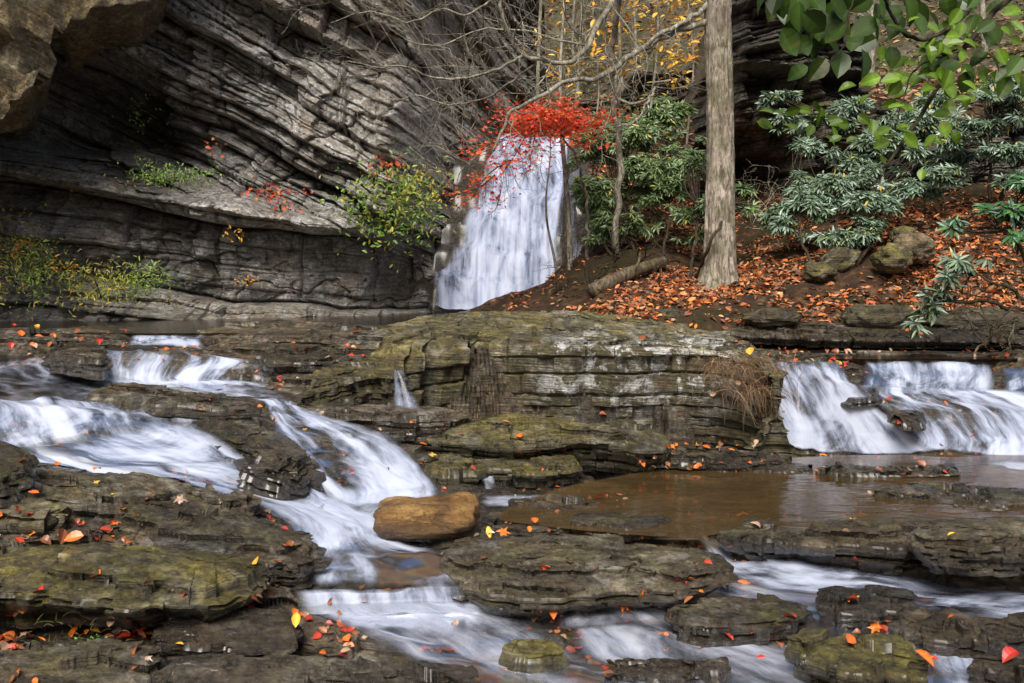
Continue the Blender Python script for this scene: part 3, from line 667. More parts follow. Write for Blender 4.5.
    # left foreground
    S('rock_ledge', 'thick mossy ledge with a dark hollow beneath in the left foreground', 'rock ledge',
      [(-90,600,.42),(0,594,.41),(50,590,.40),(110,594,.38),(170,600,.345),(225,598,.32),(256,584,.31),(262,566,.32),(220,556,.35),(150,548,.41),(70,542,.46),(0,541,.475),(-90,545,.49)], .20, 'slab_moss', undercut=.20, seed=30, n=1000, moss=.2, wet=.05, rough=.045, bed=(.02,.055), edge_noise=.06, topstep=.03)
    S('rock_ledge', 'layered ledge thrust out toward the small lower fall on the left bank', 'rock ledge',
      [(120,540,.39),(200,552,.34),(262,560,.30),(300,556,.29),(306,540,.30),(285,522,.33),(230,508,.40),(160,505,.45),(110,515,.45)], .15, 'slab', undercut=.06, seed=31, n=760, wet=.1, rough=.035, bed=(.015,.04), topstep=.028)
    S('rock_ledge', 'upper layered ledge sprinkled with orange leaves beneath the left cascade', 'rock ledge',
      [(30,500,.58),(100,508,.53),(170,508,.47),(225,508,.42),(238,498,.43),(200,486,.48),(140,478,.56),(70,474,.61),(25,478,.63)], .12, 'slab', undercut=.05, seed=32, n=700, wet=.05, rough=.03, bed=(.015,.04), topstep=.028)
    S('rock_block', 'smooth grey olive block at the left edge above the mossy ledge', 'rock',
      [(-60,524,.55),(0,524,.55),(45,522,.545),(78,514,.55),(80,504,.57),(50,497,.60),(0,496,.62),(-60,498,.63)], .12, 'slab_moss', undercut=.05, seed=33, n=420, moss=-.1, wet=0, rough=.02, bed=(.05,.1), topstep=.012, rnd=.03)
    S('rock_block', 'dark rounded rock at the left edge beside the white cascade', 'rock',
      [(-50,478,.74),(0,482,.72),(22,478,.71),(30,466,.74),(18,452,.80),(0,444,.85),(-50,446,.86)], .18, 'dark_slab', undercut=-.03, seed=34, n=320, wet=.1, rough=.03, rnd=.03, dome=.03)
    S('rock_slab', 'thin dark bedded slab below the mossy ledge at left', 'rock',
      [(150,640,.16),(230,646,.145),(300,640,.14),(318,622,.15),(290,606,.18),(240,602,.20),(180,608,.21),(150,620,.20)], .08, 'dark_slab', undercut=.03, seed=35, n=520, wet=.5, rough=.02, bed=(.01,.03))
    S('rock_slab', 'dark leaf covered slab in the bottom left corner', 'rock',
      [(-60,680,.20),(40,690,.17),(130,690,.15),(175,672,.15),(170,650,.18),(100,640,.21),(20,640,.24),(-60,642,.25)], .13, 'slab', undercut=.04, seed=36, n=640, wet=.1, rough=.03, bed=(.015,.04))
    S('rock_slab', 'dark humped rock splitting the two arms of the left cascade', 'rock',
      [(196,428,.73),(236,446,.64),(270,464,.55),(300,474,.48),(306,458,.54),(285,436,.66),(262,418,.76),(225,414,.79),(200,418,.78)], .20, 'dark_slab', undercut=-.08, seed=37, n=560, wet=.5, rough=.05, edge_noise=.07, moss=.1)
    S('rock_slab', 'leaf dotted flat rock in the shallows above the left cascade', 'rock',
      [(95,394,.93),(150,402,.90),(210,408,.86),(262,405,.86),(262,398,.88),(210,393,.90),(150,388,.93),(105,388,.94)], .08, 'slab', undercut=.0, seed=38, n=520, wet=.3, rough=.02)
    S('rock_slab', 'dark wet rock left of the wide curtain fall', 'rock',
      [(52,352,1.12),(80,358,1.10),(100,362,1.07),(104,350,1.13),(90,342,1.18),(60,342,1.17)], .14, 'dark_slab', undercut=-.02, seed=39, n=300, wet=.4, rough=.03)

    # tan boulder
pass
# ------------------------------------------------------------------ water
MARK = []
def ribbon(name, secs, lift, mat, foam=.6, nu=90, nv=160, kind='structure', edgew=.2, world=None, lift_end=None, wob=4.0, seed=0, endfade=(.06, .06)):
    """secs: (pxL,pyL,pxR,pyR,foam) across the flow from head to foot, as seen; the sheet is draped over the bed"""
    A = np.array(secs, float); t = np.linspace(0, 1, len(A)); v = np.linspace(0, 1, nv); u = np.linspace(0, 1, nu)
    def interp(c):     # smooth interpolation
        Q = np.concatenate([[2 * c[0] - c[1]], c, [2 * c[-1] - c[-2]]]); out = []
        for x in v:
            i = min(len(c) - 2, int(x * (len(c) - 1))); s = x * (len(c) - 1) - i
            p0, p1, p2, p3 = Q[i:i + 4]
            cr = .5 * ((2 * p1) + (-p0 + p2) * s + (2 * p0 - 5 * p1 + 4 * p2 - p3) * s * s + (-p0 + 3 * p1 - 3 * p2 + p3) * s**3)
            out.append(cr * .6 + (p1 + (p2 - p1) * s) * .4)
        return np.array(out)
    L = [interp(A[:, k]) for k in range(5)]
    U, _ = np.meshgrid(u, v, indexing='ij')
    PXs = L[0][None, :] * (1 - U) + L[2][None, :] * U; PYs = L[1][None, :] * (1 - U) + L[3][None, :] * U
    PXs = PXs + fbm(PXs * .03, PYs * .03, 0, 3, seed) * wob; PYs = PYs + fbm(PXs * .03, PYs * .05, 9, 3, seed + 1) * wob * .5
    Y = hit(PXs, PYs)
    if marking:
        MARK.append((PXs.ravel(), Y.ravel())); return
    # soften
    def blur(a, n):
        for _ in range(n):
            b = a.copy(); b[1:-1] = (a[:-2] + 2 * a[1:-1] + a[2:]) / 4; a = b.copy(); a[:, 1:-1] = (b[:, :-2] + 2 * b[:, 1:-1] + b[:, 2:]) / 4
        return a
    Y = blur(Y, 4)
    Z = ZC - (PYs - HY) / F * Y
    Zt = H_full(PXs, Y)
    Z = blur(.25 * Z + .75 * Zt, 5) + lift * .75
    X = (PXs - CX) / F * Y
    Z = Z + fbm(X * 2.2, Y * 2.2, 0, 3, seed + 4) * .018
    Y = Y - lift * .5
    dist = np.concatenate([np.zeros((nu, 1)), np.cumsum(np.sqrt(np.diff(X, axis=1) ** 2 + np.diff(Y, axis=1) ** 2 + np.diff(Z, axis=1) ** 2), axis=1)], 1)
    wid = np.concatenate([[0], np.cumsum(np.sqrt(np.diff(X, axis=0) ** 2 + np.diff(Y, axis=0) ** 2).mean(1))])
    flow = np.stack([np.broadcast_to(wid[:, None], X.shape), dist, np.full(X.shape, seed * 3.1)], -1).reshape(-1, 3)
    en = fbm(U * 3 + seed, dist * 1.5, 0, 3, seed + 8) * .07
    edgew = max(edgew, .12); ed = sstep(0, edgew, U + en) * sstep(0, edgew, 1 - U + en)
    V_ = np.broadcast_to(v[None, :], U.shape)
    ed = ed * sstep(0, endfade[0], V_ + en * .3) * sstep(0, endfade[1], 1 - V_ + en * .3)
    fo = L[4][None, :] * np.ones_like(U) * foam
    me = mesh_np(name, np.stack([X, Y, Z], -1).reshape(-1, 3), grid_faces(nu, nv), M[mat], dict(flow=flow, foam=fo.ravel(), edge=ed.ravel()), True)
    o = link(name, me); tag(o, kind=kind); return o

marking = True
def sheet(name, pts, z, mat, kind='structure'):
    from mathutils.geometry import tessellate_polygon
    W = [PZ(px, py, z) if py > 281 else Vector((px, py, z)) for px, py in pts]
    W = [Vector((p.x, p.y, z)) for p in W]
    C, _ = resample_closed([list(p) for p in W], 160)
    C[:, 2] = z
    me = bpy.data.meshes.new(name); me.from_pydata([tuple(c) for c in C], [], [list(range(len(C)))]); me.materials.append(M[mat])
    if me.polygons[0].normal.z < 0: me.flip_normals()
    o = link(name, me); tag(o, kind=kind); return o

def mark_water():
    global marking, WM
    streams()
    WM = np.zeros((310, 320))
    P = np.concatenate([m[0] for m in MARK]); Yv = np.concatenate([m[1] for m in MARK])
    i = np.clip(((P + 120) / 4).round().astype(int), 0, 309); j = np.clip((np.log(Yv / 3.2) / .004).round().astype(int), 0, 319)
    WM[i, j] = 1
    for _ in range(5):
        WM[1:-1] = (WM[:-2] + 2 * WM[1:-1] + WM[2:]) / 4; WM[:, 1:-1] = (WM[:, :-2] + 2 * WM[:, 1:-1] + WM[:, 2:]) / 4
    WM = np.clip(WM * 1.5, 0, 1)
    marking = False
def build_water():
    streams()
def streams():
    Rb = ribbon
    if marking: _ribbons(Rb); return
    # standing water
    sheet('pool_water', [(505, 510), (560, 488), (630, 474), (700, 464), (850, 455), (1100, 455), (1200, 470), (1100, 520), (960, 524), (850, 527), (740, 530), (700, 537), (650, 536), (560, 528), (500, 520)], .258, 'pool')
    def flat(name, x0, x1, y0, y1, z, mat):
        me = bpy.data.meshes.new(name); me.from_pydata([(x0, y0, z), (x1, y0, z), (x1, y1, z), (x0, y1, z)], [], [(0, 1, 2, 3)]); me.materials.append(M[mat]); tag(link(name, me), kind='structure')
    flat('upper_pool_water', -9, .2, 9.9, 18, 1.212, 'pool_dark')
    flat('upper_pool_water', 2.2, 7.5, 9.25, 11.2, 1.003, 'pool_dark')
    # main waterfall: drapes the bedrock steps between its banks
    nu, nv = 150, 260
    u = np.linspace(0, 1, nu); v = np.linspace(0, 1, nv); U, V_ = np.meshgrid(u, v, indexing='ij')
    Yc = np.interp(V_, [0, .06, .35, .6, 1], [19.0, 18.5, 17.9, 17.35, 16.35])
    PXl = np.interp(V_, [0, .06, .25, .45, .7, 1], [512, 506, 490, 473, 454, 422]); PXr = np.interp(V_, [0, .06, .3, .6, 1], [574, 573, 567, 562, 560])
    PXs = PXl * (1 - U) + PXr * U
    Hh = H_full(PXs, Yc); Hs = H_smooth(PXs, Yc)
    X = (PXs - CX) / F * Yc
    k = np.ones(9) / 9
    Z = .4 * Hs + .6 * Hh
    for _ in range(5):
        Z[1:-1] = (Z[:-2] + 2 * Z[1:-1] + Z[2:]) / 4; Z[:, 1:-1] = (Z[:, :-2] + 2 * Z[:, 1:-1] + Z[:, 2:]) / 4
    Z = Z + .14 + fbm(X * 3, V_ * 4, 0, 3, 700) * .05
    Y = Yc - .14 + fbm(X * 6, V_ * 2.5, 0, 3, 701) * .10
    dist = V_ * 4.2 + fbm(X * 2, V_ * 2, 0, 2, 703) * .2
    flow = np.stack([X - (V_ * .9) * (.5 - U) * .8 + fbm(X * .8, V_ * 5, 0, 3, 706) * .10, dist, 0 * X], -1).reshape(-1, 3)
    en = fbm(U * 2, V_ * 5, 0, 4, 702) * .10
    ed = sstep(0, .10, U + en) * sstep(0, .07, 1 - U + en * .6) * sstep(0, .05, V_ - .13 * (1 - U) ** 1.5 + en * .2)
    fo = .95 - .25 * np.exp(-((V_ - .33) / .1) ** 2 - ((U - .3) / .35) ** 2) - .2 * np.exp(-((U - .12) / .12) ** 2)
    fo = fo + .2 * sstep(.7, 1, V_)
    me = mesh_np('waterfall', np.stack([X, Y, Z], -1).reshape(-1, 3), grid_faces(nu, nv), M['fall'], dict(flow=flow, foam=fo.ravel(), edge=ed.ravel()), True)
    tag(link('waterfall', me), kind='structure')
    _ribbons(Rb)
    trickle()
def _ribbons(Rb):
    # small falls on the left
    Rb('cascade', [(135, 332, 206, 332, .5), (130, 335, 206, 335, .8), (128, 343, 206, 343, .85), (122, 346, 210, 346, .4)], .02, 'veil', 1, 100, 40, seed=11, wob=1.5, edgew=.08)
    Rb('cascade', [(104, 344, 212, 351, .25), (98, 347, 262, 360, .7), (96, 360, 250, 370, .72), (96, 374, 240, 377, .85), (90, 381, 262, 381, .8), (84, 386, 270, 386, .35)], .025, 'veil', 1, 150, 70, seed=12, wob=2, edgew=.06)
    Rb('cascade', [(252, 360, 270, 361, .6), (252, 379, 270, 380, .6)], .02, 'veil', 1, 24, 24, seed=13, wob=0, edgew=.25, endfade=(.1, .2))
    # wide run over the left shelf
    Rb('stream', [(-20, 350, 92, 352, .35), (-40, 358, 100, 368, .75), (-60, 368, 130, 378, .75), (-80, 376, 200, 384, .65), (-90, 385, 240, 390, .6), (-100, 392, 240, 396, .5), (-100, 399, 230, 404, .5), (-100, 403, 205, 412, .7)], .03, 'run', 1, 140, 130, seed=14, wob=5)
    # left cascade, tumbling to the right
    Rb('cascade', [(-60, 398, 150, 398, .5), (-60, 403, 205, 414, .68), (-60, 420, 232, 434, .6), (-50, 440, 246, 452, .62), (-30, 456, 262, 470, .9), (30, 466, 285, 486, 1.0)], .05, 'veil', 1, 190, 150, seed=15, wob=6, edgew=.06)
    Rb('cascade', [(10, 452, 170, 412, .4), (60, 462, 225, 440, .7), (130, 470, 258, 462, .8), (200, 486, 300, 478, .9), (245, 506, 345, 500, .95), (285, 526, 380, 514, 1.0), (300, 548, 400, 540, .8), (302, 572, 452, 556, .45), (300, 590, 470, 590, .5)], .06, 'veil', 1, 130, 200, seed=16, wob=5, edgew=.16)
    # its second arm
    Rb('cascade', [(238, 398, 300, 398, .4), (262, 402, 298, 404, .8), (266, 414, 318, 412, .8), (274, 432, 352, 424, .72), (286, 450, 384, 434, .7), (300, 470, 410, 448, .66), (320, 486, 428, 468, .8), (330, 498, 442, 488, 1.0), (318, 510, 446, 500, 1.0)], .055, 'veil', 1, 110, 170, seed=17, wob=4, edgew=.10)
    Rb('stream', [(322, 484, 440, 480, .7), (314, 496, 440, 494, 1.0), (304, 510, 400, 508, .95), (300, 526, 372, 524, .8)], .045, 'run', 1, 80, 60, seed=34, edgew=.2, endfade=(.2, .3))
    Rb('stream', [(180, 384, 275, 386, .3), (200, 390, 290, 392, .45), (235, 396, 296, 398, .6)], .025, 'run', 1, 60, 40, seed=30)
    # below the boulder and the small lip
    Rb('stream', [(296, 524, 400, 520, .9), (296, 542, 430, 540, .6), (298, 560, 462, 556, .38), (298, 580, 468, 580, .3)], .03, 'run', 1, 120, 70, seed=18)
    Rb('cascade', [(290, 586, 466, 584, .25), (298, 590, 466, 589, .8), (300, 598, 468, 597, .8), (302, 606, 470, 606, 1.0), (300, 612, 500, 612, .9)], .03, 'veil', 1, 150, 50, seed=19, wob=1.5, edgew=.05)
    Rb('stream', [(300, 604, 480, 600, 1.0), (318, 616, 520, 612, .95), (350, 630, 560, 634, .75), (390, 650, 620, 656, .6), (440, 672, 700, 676, .55), (480, 700, 760, 700, .5)], .035, 'run', 1, 150, 110, seed=20, edgew=.2)
    # amber pool inflow and threads
    Rb('stream', [(478, 490, 478, 505, .7), (520, 488, 520, 502, .9), (570, 489, 570, 500, .8), (630, 492, 630, 502, .35)], .05, 'run', 1, 40, 90, seed=21, edgew=.3, endfade=(.1, .4))
    Rb('cascade', [(480, 470, 490, 469, .6), (484, 486, 500, 485, .7)], .05, 'veil', 1, 20, 24, seed=33, wob=0, edgew=.3)
    # channel under the long dark ledge
    Rb('stream', [(690, 528, 722, 534, .8), (698, 542, 730, 544, .95), (712, 568, 770, 556, .95), (748, 592, 830, 566, .85), (816, 600, 890, 576, .8), (896, 610, 950, 586, .8), (976, 616, 1010, 590, .78), (1070, 622, 1080, 592, .78)], .055, 'veil', 1, 60, 160, seed=22, edgew=.22, wob=3)
    Rb('stream', [(610, 531, 612, 538, .6), (660, 531, 660, 540, .8), (700, 533, 698, 543, .9)], .05, 'run', 1, 24, 50, seed=23, edgew=.3)
    # lower right shallows
    Rb('stream', [(690, 580, 720, 575, .4), (700, 596, 800, 590, .5), (690, 612, 900, 604, .5), (660, 628, 960, 618, .45)], .02, 'run', 1, 140, 60, seed=36, edgew=.2)
    Rb('stream', [(560, 606, 640, 604, .4), (540, 616, 700, 612, .6), (520, 630, 740, 628, .6)], .03, 'run', 1, 100, 50, seed=37, edgew=.2)
    Rb('stream', [(560, 628, 700, 612, .75), (570, 650, 800, 640, .7), (600, 672, 880, 668, .55), (620, 700, 960, 700, .55)], .035, 'run', 1, 150, 80, seed=24, edgew=.15)
    Rb('stream', [(770, 618, 1060, 604, .3), (780, 634, 1060, 624, .42), (800, 652, 1060, 644, .5), (820, 690, 1060, 680, .6)], .03, 'run', 1, 150, 80, seed=25, edgew=.15)
    Rb('cascade', [(918, 640, 990, 636, .5), (924, 655, 1010, 650, .85), (930, 672, 1030, 668, .85), (930, 700, 1060, 690, .7)], .05, 'veil', 1, 60, 60, seed=26, edgew=.2)
    # right hand falls
    Rb('cascade', [(768, 358, 836, 362, .4), (764, 366, 846, 376, .9), (768, 384, 862, 392, .9), (772, 410, 886, 412, .9), (776, 432, 908, 430, .95), (772, 446, 925, 446, 1.1), (770, 453, 940, 455, 1.0)], .06, 'veil', 1, 150, 130, seed=27, wob=3, edgew=.07)
    Rb('cascade', [(858, 358, 990, 358, .3), (860, 362, 992, 362, .78), (862, 374, 994, 374, .8), (860, 386, 992, 388, .95), (858, 392, 1000, 392, .9)], .03, 'veil', 1, 150, 60, seed=28, wob=1.5, edgew=.05)
    Rb('cascade', [(856, 386, 1020, 388, .8), (850, 394, 1050, 398, .95), (880, 408, 1080, 410, .8), (895, 424, 1090, 426, .9), (905, 440, 1100, 444, 1.1), (900, 452, 1100, 466, 1.1)], .05, 'veil', 1, 170, 100, seed=29, wob=4, edgew=.08)
    Rb('cascade', [(1000, 366, 1080, 366, .4), (1000, 380, 1080, 380, .7), (1000, 392, 1080, 392, .8)], .03, 'veil', 1, 50, 40, seed=31, wob=2, edgew=.1)
    Rb('stream', [(960, 472, 1060, 466, .6), (968, 484, 1080, 478, .9), (990, 498, 1090, 492, .9), (1010, 512, 1100, 506, .6)], .13, 'run', 1, 60, 50, seed=32, edgew=.2)
def trickle():
    # trickle beside the big ledge
    P0 = PY(400, 366, 8.25); P1 = PY(412, 407, 8.1)
    nu, nv = 24, 50; U, V_ = np.meshgrid(np.linspace(-1, 1, nu), np.linspace(0, 1, nv), indexing='ij')
    wd = .03 + .10 * V_
    X = P0.x + (P1.x - P0.x) * V_ ** .8 + U * wd; Y = P0.y - .25 + (P1.y - P0.y) * V_ - .03 * (1 - U * U); Z = P0.z + (P1.z - P0.z) * V_ ** 1.3
    me = mesh_np('cascade', np.stack([X, Y, Z], -1).reshape(-1, 3), grid_faces(nu, nv), M['veil'], dict(flow=np.stack([U * .12, V_ * .4, 0 * U], -1).reshape(-1, 3), foam=np.full(U.size, .8), edge=(sstep(0, .5, 1 - np.abs(U)) * sstep(0, .1, V_) * sstep(0, .1, 1 - V_)).ravel()), True)
    tag(link('cascade', me), kind='structure')

mark_water()
build_terrain()

build_slabs()
# ------------------------------------------------------------------ cliffs
def cliff():
    px = np.concatenate([np.arange(-260, -20, 4.0), np.arange(-20, 545, 1.0)])
    zz = np.concatenate([np.arange(.7, 5.4, .0115), np.arange(5.4, 9.5, .03)])
    PX, Z = np.meshgrid(px, zz, indexing='ij')
    Yb = np.interp(PX, [-260, 0, 130, 230, 330, 400, 425, 450, 475, 500, 545], [12.2, 13.4, 14.2, 14.8, 15.5, 15.9, 16.3, 17.4, 19.2, 21.5, 24])
    up = np.interp(PX, [400, 440, 480, 545], [0, .0, .15, .3]) * np.clip(Z - 3.0, 0, 9)    # the top leans away at the right
    Yb = Yb + up
    X0 = (PX - CX) / F * Yb
    PYs = HY - (Z - ZC) / Yb * F
    n1 = fbm(X0 * .5, Z * .5, 0, 4, 101); n2 = fbm(X0 * 1.6, Z * 1.6, 0, 4, 102)
    # boundary between the level lower beds and the tilted upper beds (image slope)
    bound = np.interp(PX, [0, 100, 160, 250, 330, 400, 440], [150, 160, 190, 205, 225, 250, 260])
    wup = sstep(18, -18, PYs - bound + n1 * 14)
    s_up = Z * .88 + X0 * .46 + n1 * .18 + n2 * .04
    s_lo = Z + X0 * .12 + n1 * .15 + n2 * .03
    def beds(s, X, seed, amps):
        d = 0; B = 0
        amod = .55 + .9 * sstep(-.35, .35, fbm(X * .45, s * .9, 0, 3, seed + 90))
        for (t, a), k in zip(amps, range(9)):
            a = a * (amod if k else 1)
            # uneven bed thickness
            sw = s / t + fbm(s * .9, X * .12, k, 2, seed + k) * .9
            i = np.floor(sw); f = sw - i
            r = rnd1(i, seed + 20 + k)
            along = vnoise(X * (.5 / t ** .5) + i * 5.3, i * 1.7, 0, seed + 40 + k)
            blk, be = cells(X * (.9 / t ** .6) + i * 3.31, i * .77, seed + 60 + k)
            d = d + a * ((r - .5) * 1.2 + along * .7 + (blk - .5) * 1.1 + .9 * (1 - f)) - a * .9 * np.exp(-(f / .07) ** 2) - a * .5 * np.exp(-((f - 1) / .05) ** 2) - a * .35 * (1 - sstep(0, .06, be))
            B = B + (blk * .5 + r * .5) * (.5, .3, .2)[k]
        return d, B
    du, bu = beds(s_up, X0, 200, [(.62, .30), (.24, .17), (.10, .05)])
    dl, bl = beds(s_lo, X0, 300, [(.80, .30), (.36, .12), (.15, .03)])
    d = du * wup + dl * (1 - wup)
    d = d + n1 * .45 + n2 * .16 + (1 - wup) * .38 + fbm(X0 * 6, Z * 6, 0, 3, 105) * .05 + np.abs(fbm(X0 * 2.6 + Z, Z * 3.4 - X0 * 1.2, 0, 4, 106)) * .12
    cb, cbe = cells(X0 * .55 + n1 * .6, Z * .8 + n2 * .4, 131); d = d + (cb - .5) * .35 - .10 * (1 - sstep(0, .05, cbe))
    cb2, cbe2 = cells(X0 * 1.5 + n2 * .6 + Z * .5, Z * 1.9 - X0 * .5, 132); d = d + (cb2 - .5) * .22; cb3, _ = cells(X0 * 3.6 + n2 + Z * 1.2, Z * 4.4 - X0 * 1.6, 133); d = d + (cb3 - .5) * .07
    blk = np.clip(((bu * wup + bl * (1 - wup)) - .5) * 1.6 + .5 + (cb2 - .5) * .4 + (cb - .5) * .3, 0, 1)
    # hollow under the great overhang, and its dark mouth
    def blob(cx, cy, rx, ry, p=2): return np.exp(-(np.abs((PX - cx + n2 * 12) / rx) ** p + np.abs((PYs - cy + n1 * 12) / ry) ** p))
    d -= 2.3 * blob(85, 108, 72, 40, 3)
    d -= .7 * blob(120, 145, 100, 24, 2.4)
    d += .25 * blob(150, 230, 150, 50, 2) + .35 * blob(330, 215, 60, 40, 2)
    # weathered pillar at the right end, hollow at its foot
    d += .75 * blob(405, 135, 26, 62, 2.5)
    d -= 1.4 * blob(445, 90, 26, 120, 2.5) 
    d -= 1.3 * blob(412, 272, 38, 36, 2.4)
    d += .5 * blob(392, 215, 20, 40, 2)
    # toe of boulders along the water
    toe = np.exp(-((Z - 1.15) / .22) ** 2)
    cc, ce = cells(X0 * 1.1, 0.5 + 0 * X0, 88)
    d += toe * (.15 + .55 * cc) * (PX < 385)
    Y = Yb - d
    X = X0 + fbm(X0 * 1.2, Z * 1.2, 5, 3, 109) * .10
    Zo = Z + fbm(X0 * 1.5, Z * 1.5, 9, 3, 110) * .05
    V = np.stack([X, Y, Zo], -1).reshape(-1, 3)
    s = (s_up * wup + s_lo * (1 - wup))
    lay = np.stack([X, Y, s], -1).reshape(-1, 3)
    wet = np.clip((1 - wup) * .12 + fbm(X * .6, Z * .6, 0, 4, 120) * 1.3 - .15 + .8 * blob(70, 190, 90, 35) + .6 * sstep(1.9, 1.2, Z), 0, 1).ravel()
    moss = (fbm(X * .5, Z * .7, 0, 3, 121) * .8 + .6 * blob(100, 180, 120, 35) - .3 * blob(240, 80, 120, 80) + .5 * blob(420, 180, 50, 60)).ravel()
    fc = grid_faces(len(px), len(zz))
    me = mesh_np('cliff', V, fc, M['cliff'], dict(lay=lay, wet=wet, moss=moss, blk=blk.ravel(), lich=np.clip(.9 * blob(250, 245, 110, 45) + .8 * blob(330, 215, 60, 40) + .6 * blob(300, 120, 100, 60) + .5 * blob(60, 300, 100, 14), 0, 1).ravel()), True, sharp=38)
    tag(link('cliff', me), kind='structure')
cliff()

def wall(name, pxs, zz, Yf, topf, mat, seed, dipv, caves=(), label=None, cat=None, kind=None, amps=((.5, .4), (.2, .2), (.08, .06))):
    PX, T = np.meshgrid(pxs, np.linspace(0, 1, zz), indexing='ij')
    z0, z1 = topf(PX)
    Z = z0 + (z1 - z0) * T
    Yb = Yf(PX); X0 = (PX - CX) / F * Yb
    n1 = fbm(X0 * .5, Z * .5, 0, 4, seed); n2 = fbm(X0 * 1.6, Z * 1.6, 0, 4, seed + 1)
    s = Z + X0 * dipv + n1 * .15
    d = n1 * .5 + n2 * .2
    for k, (t, a) in enumerate(amps):
        sw = s / t + fbm(s * .9, X0 * .2, k, 2, seed + 5 + k) * .9; i = np.floor(sw); f = sw - i
        blk, be = cells(X0 * (.9 / t ** .6) + i * 3.31, i * .77, seed + 60 + k)
        d = d + a * ((rnd1(i, seed + k) - .5) * 1.3 + (blk - .5) * 1.5 + .8 * (1 - f)) - a * .9 * np.exp(-(f / .08) ** 2) - a * .35 * (1 - sstep(0, .06, be))
    PYs = HY - (Z - ZC) / Yb * F
    for cx, cy, rx, ry, dep in caves:
        d -= dep * np.exp(-(np.abs((PX - cx + n2 * 8) / rx) ** 2.6 + np.abs((PYs - cy + n1 * 8) / ry) ** 2.6))
    Y = Yb - d + 1.2 * sstep(.93, 1, T) ** 2
    V = np.stack([X0, Y, Z + n2 * .05], -1).reshape(-1, 3); lay = np.stack([X0, Y, s], -1).reshape(-1, 3)
    wet = np.clip(.2 + n1, 0, 1).ravel(); moss = (n2 * .8).ravel()
    me = mesh_np(name, V, grid_faces(len(pxs), zz), M[mat], dict(lay=lay, wet=wet, moss=moss, blk=np.clip(.5 + n2, 0, 1).ravel()), True, sharp=40)
    o = link(name, me)
    tag(o, label, cat, None, kind); return o

# dark layered outcrop behind the big trunk, low bedded outcrop on the slope at the right
wall('rock_outcrop', np.arange(690, 925, 1.2), 460,
     lambda p: np.interp(p, [690, 740, 800, 925], [17.2, 15.8, 15.5, 17.2]),
     lambda p: (np.full_like(p, 1.9), np.interp(p, [690, 715, 740, 800, 850, 890, 925], [5.0, 6.2, 6.7, 6.8, 6.0, 4.6, 3.8]) + vnoise(p * .05, 0, 0, 3) * .25), 'dark_cliff', 400, -.05,
     caves=[(770, 182, 40, 55, 3.0), (800, 100, 24, 18, .7)], label='dark layered rock outcrop with a black hollow behind the big tree trunk', cat='rock outcrop')
wall('rock_outcrop', np.arange(860, 1120, 1.5), 160,
     lambda p: np.interp(p, [860, 1120], [15.6, 15.2]),
     lambda p: (np.full_like(p, 2.6), np.interp(p, [860, 900, 950, 1000, 1120], [3.3, 3.75, 3.95, 4.2, 4.2])), 'dark_cliff', 430, -.03,
     label='low bedded rock outcrop above the leafy slope at the right edge', cat='rock outcrop', amps=((.22, .2), (.08, .07), (.04, .02)))

wall('rock_outcrop', np.arange(556, 735, 1.2), 200,
     lambda p: np.interp(p, [556, 640, 735], [22.6, 21.6, 21.0]),
     lambda p: (np.full_like(p, 4.3), np.interp(p, [556, 580, 640, 690, 735], [4.6, 5.7, 6.3, 6.6, 6.2]) + vnoise(p * .06, 0, 0, 4) * .3), 'dark_cliff', 460, -.04,
     label='brown ledgy rock band across the hillside above the rhododendron and the waterfall', cat='rock outcrop')

# the great brown overhang at the upper left: a mass of rock lying nearer than the cliff
def overhang():
    px = np.arange(-300, 205, 1.6); n = len(px)
    T = np.linspace(0, 1, 300)
    PX, TT = np.meshgrid(px, T, indexing='ij')
    edge = np.interp(PX, [-300, -40, 0, 18, 33, 45, 60, 100, 130, 150, 170, 205], [150, 135, 122, 118, 80, 42, 25, 12, 12, 2, -15, -45])   # lower rim in the picture
    Yn = np.interp(PX, [-300, 0, 60, 205], [9.8, 10.8, 11.6, 13.4])
    back = np.interp(TT, [0, .35, 1], [3.4, 0, 0])
    low = edge + (1 - TT / .35) * (6 + 60 * sstep(45, 75, PX) * sstep(165, 125, PX))      # the ceiling seen beneath the rim
    Y = Yn + back + sstep(.35, 1, TT) * .5
    Z = np.where(TT < .35, ZC + (HY - low) / F * (Yn + back), ZC + (HY - edge) / F * Yn + (TT - .35) / .65 * 3.2)
    X = (PX - CX) / F * (Yn + back)
    a1 = fbm(X * .9, Y * .9, Z * .9, 5, 500); a2 = fbm(X * 3.5, Y * 3.5, Z * 3.5, 4, 501)
    c1, e1 = cells(X * 1.2 + a1, Z * 1.5 + a1 * .6, 503)
    Y = Y - a1 * .5 - a2 * .14 - (c1 - .5) * .3; Z = Z + a2 * .10 + a1 * .15 + (c1 - .5) * .12
    V = np.stack([X, Y, Z], -1).reshape(-1, 3)
    lay = V.copy(); lay[:, 2] += V[:, 0] * .5
    me = mesh_np('rock_overhang', V, grid_faces(n, len(T)), M['brown_rock'], dict(lay=lay, wet=np.clip(a1 - .1, 0, 1).ravel(), moss=a2.ravel(), blk=c1.ravel()), True)
    tag(link('rock_overhang', me), 'massive brown rock overhang jutting above the dark hollow at top left', 'rock overhang')
overhang()

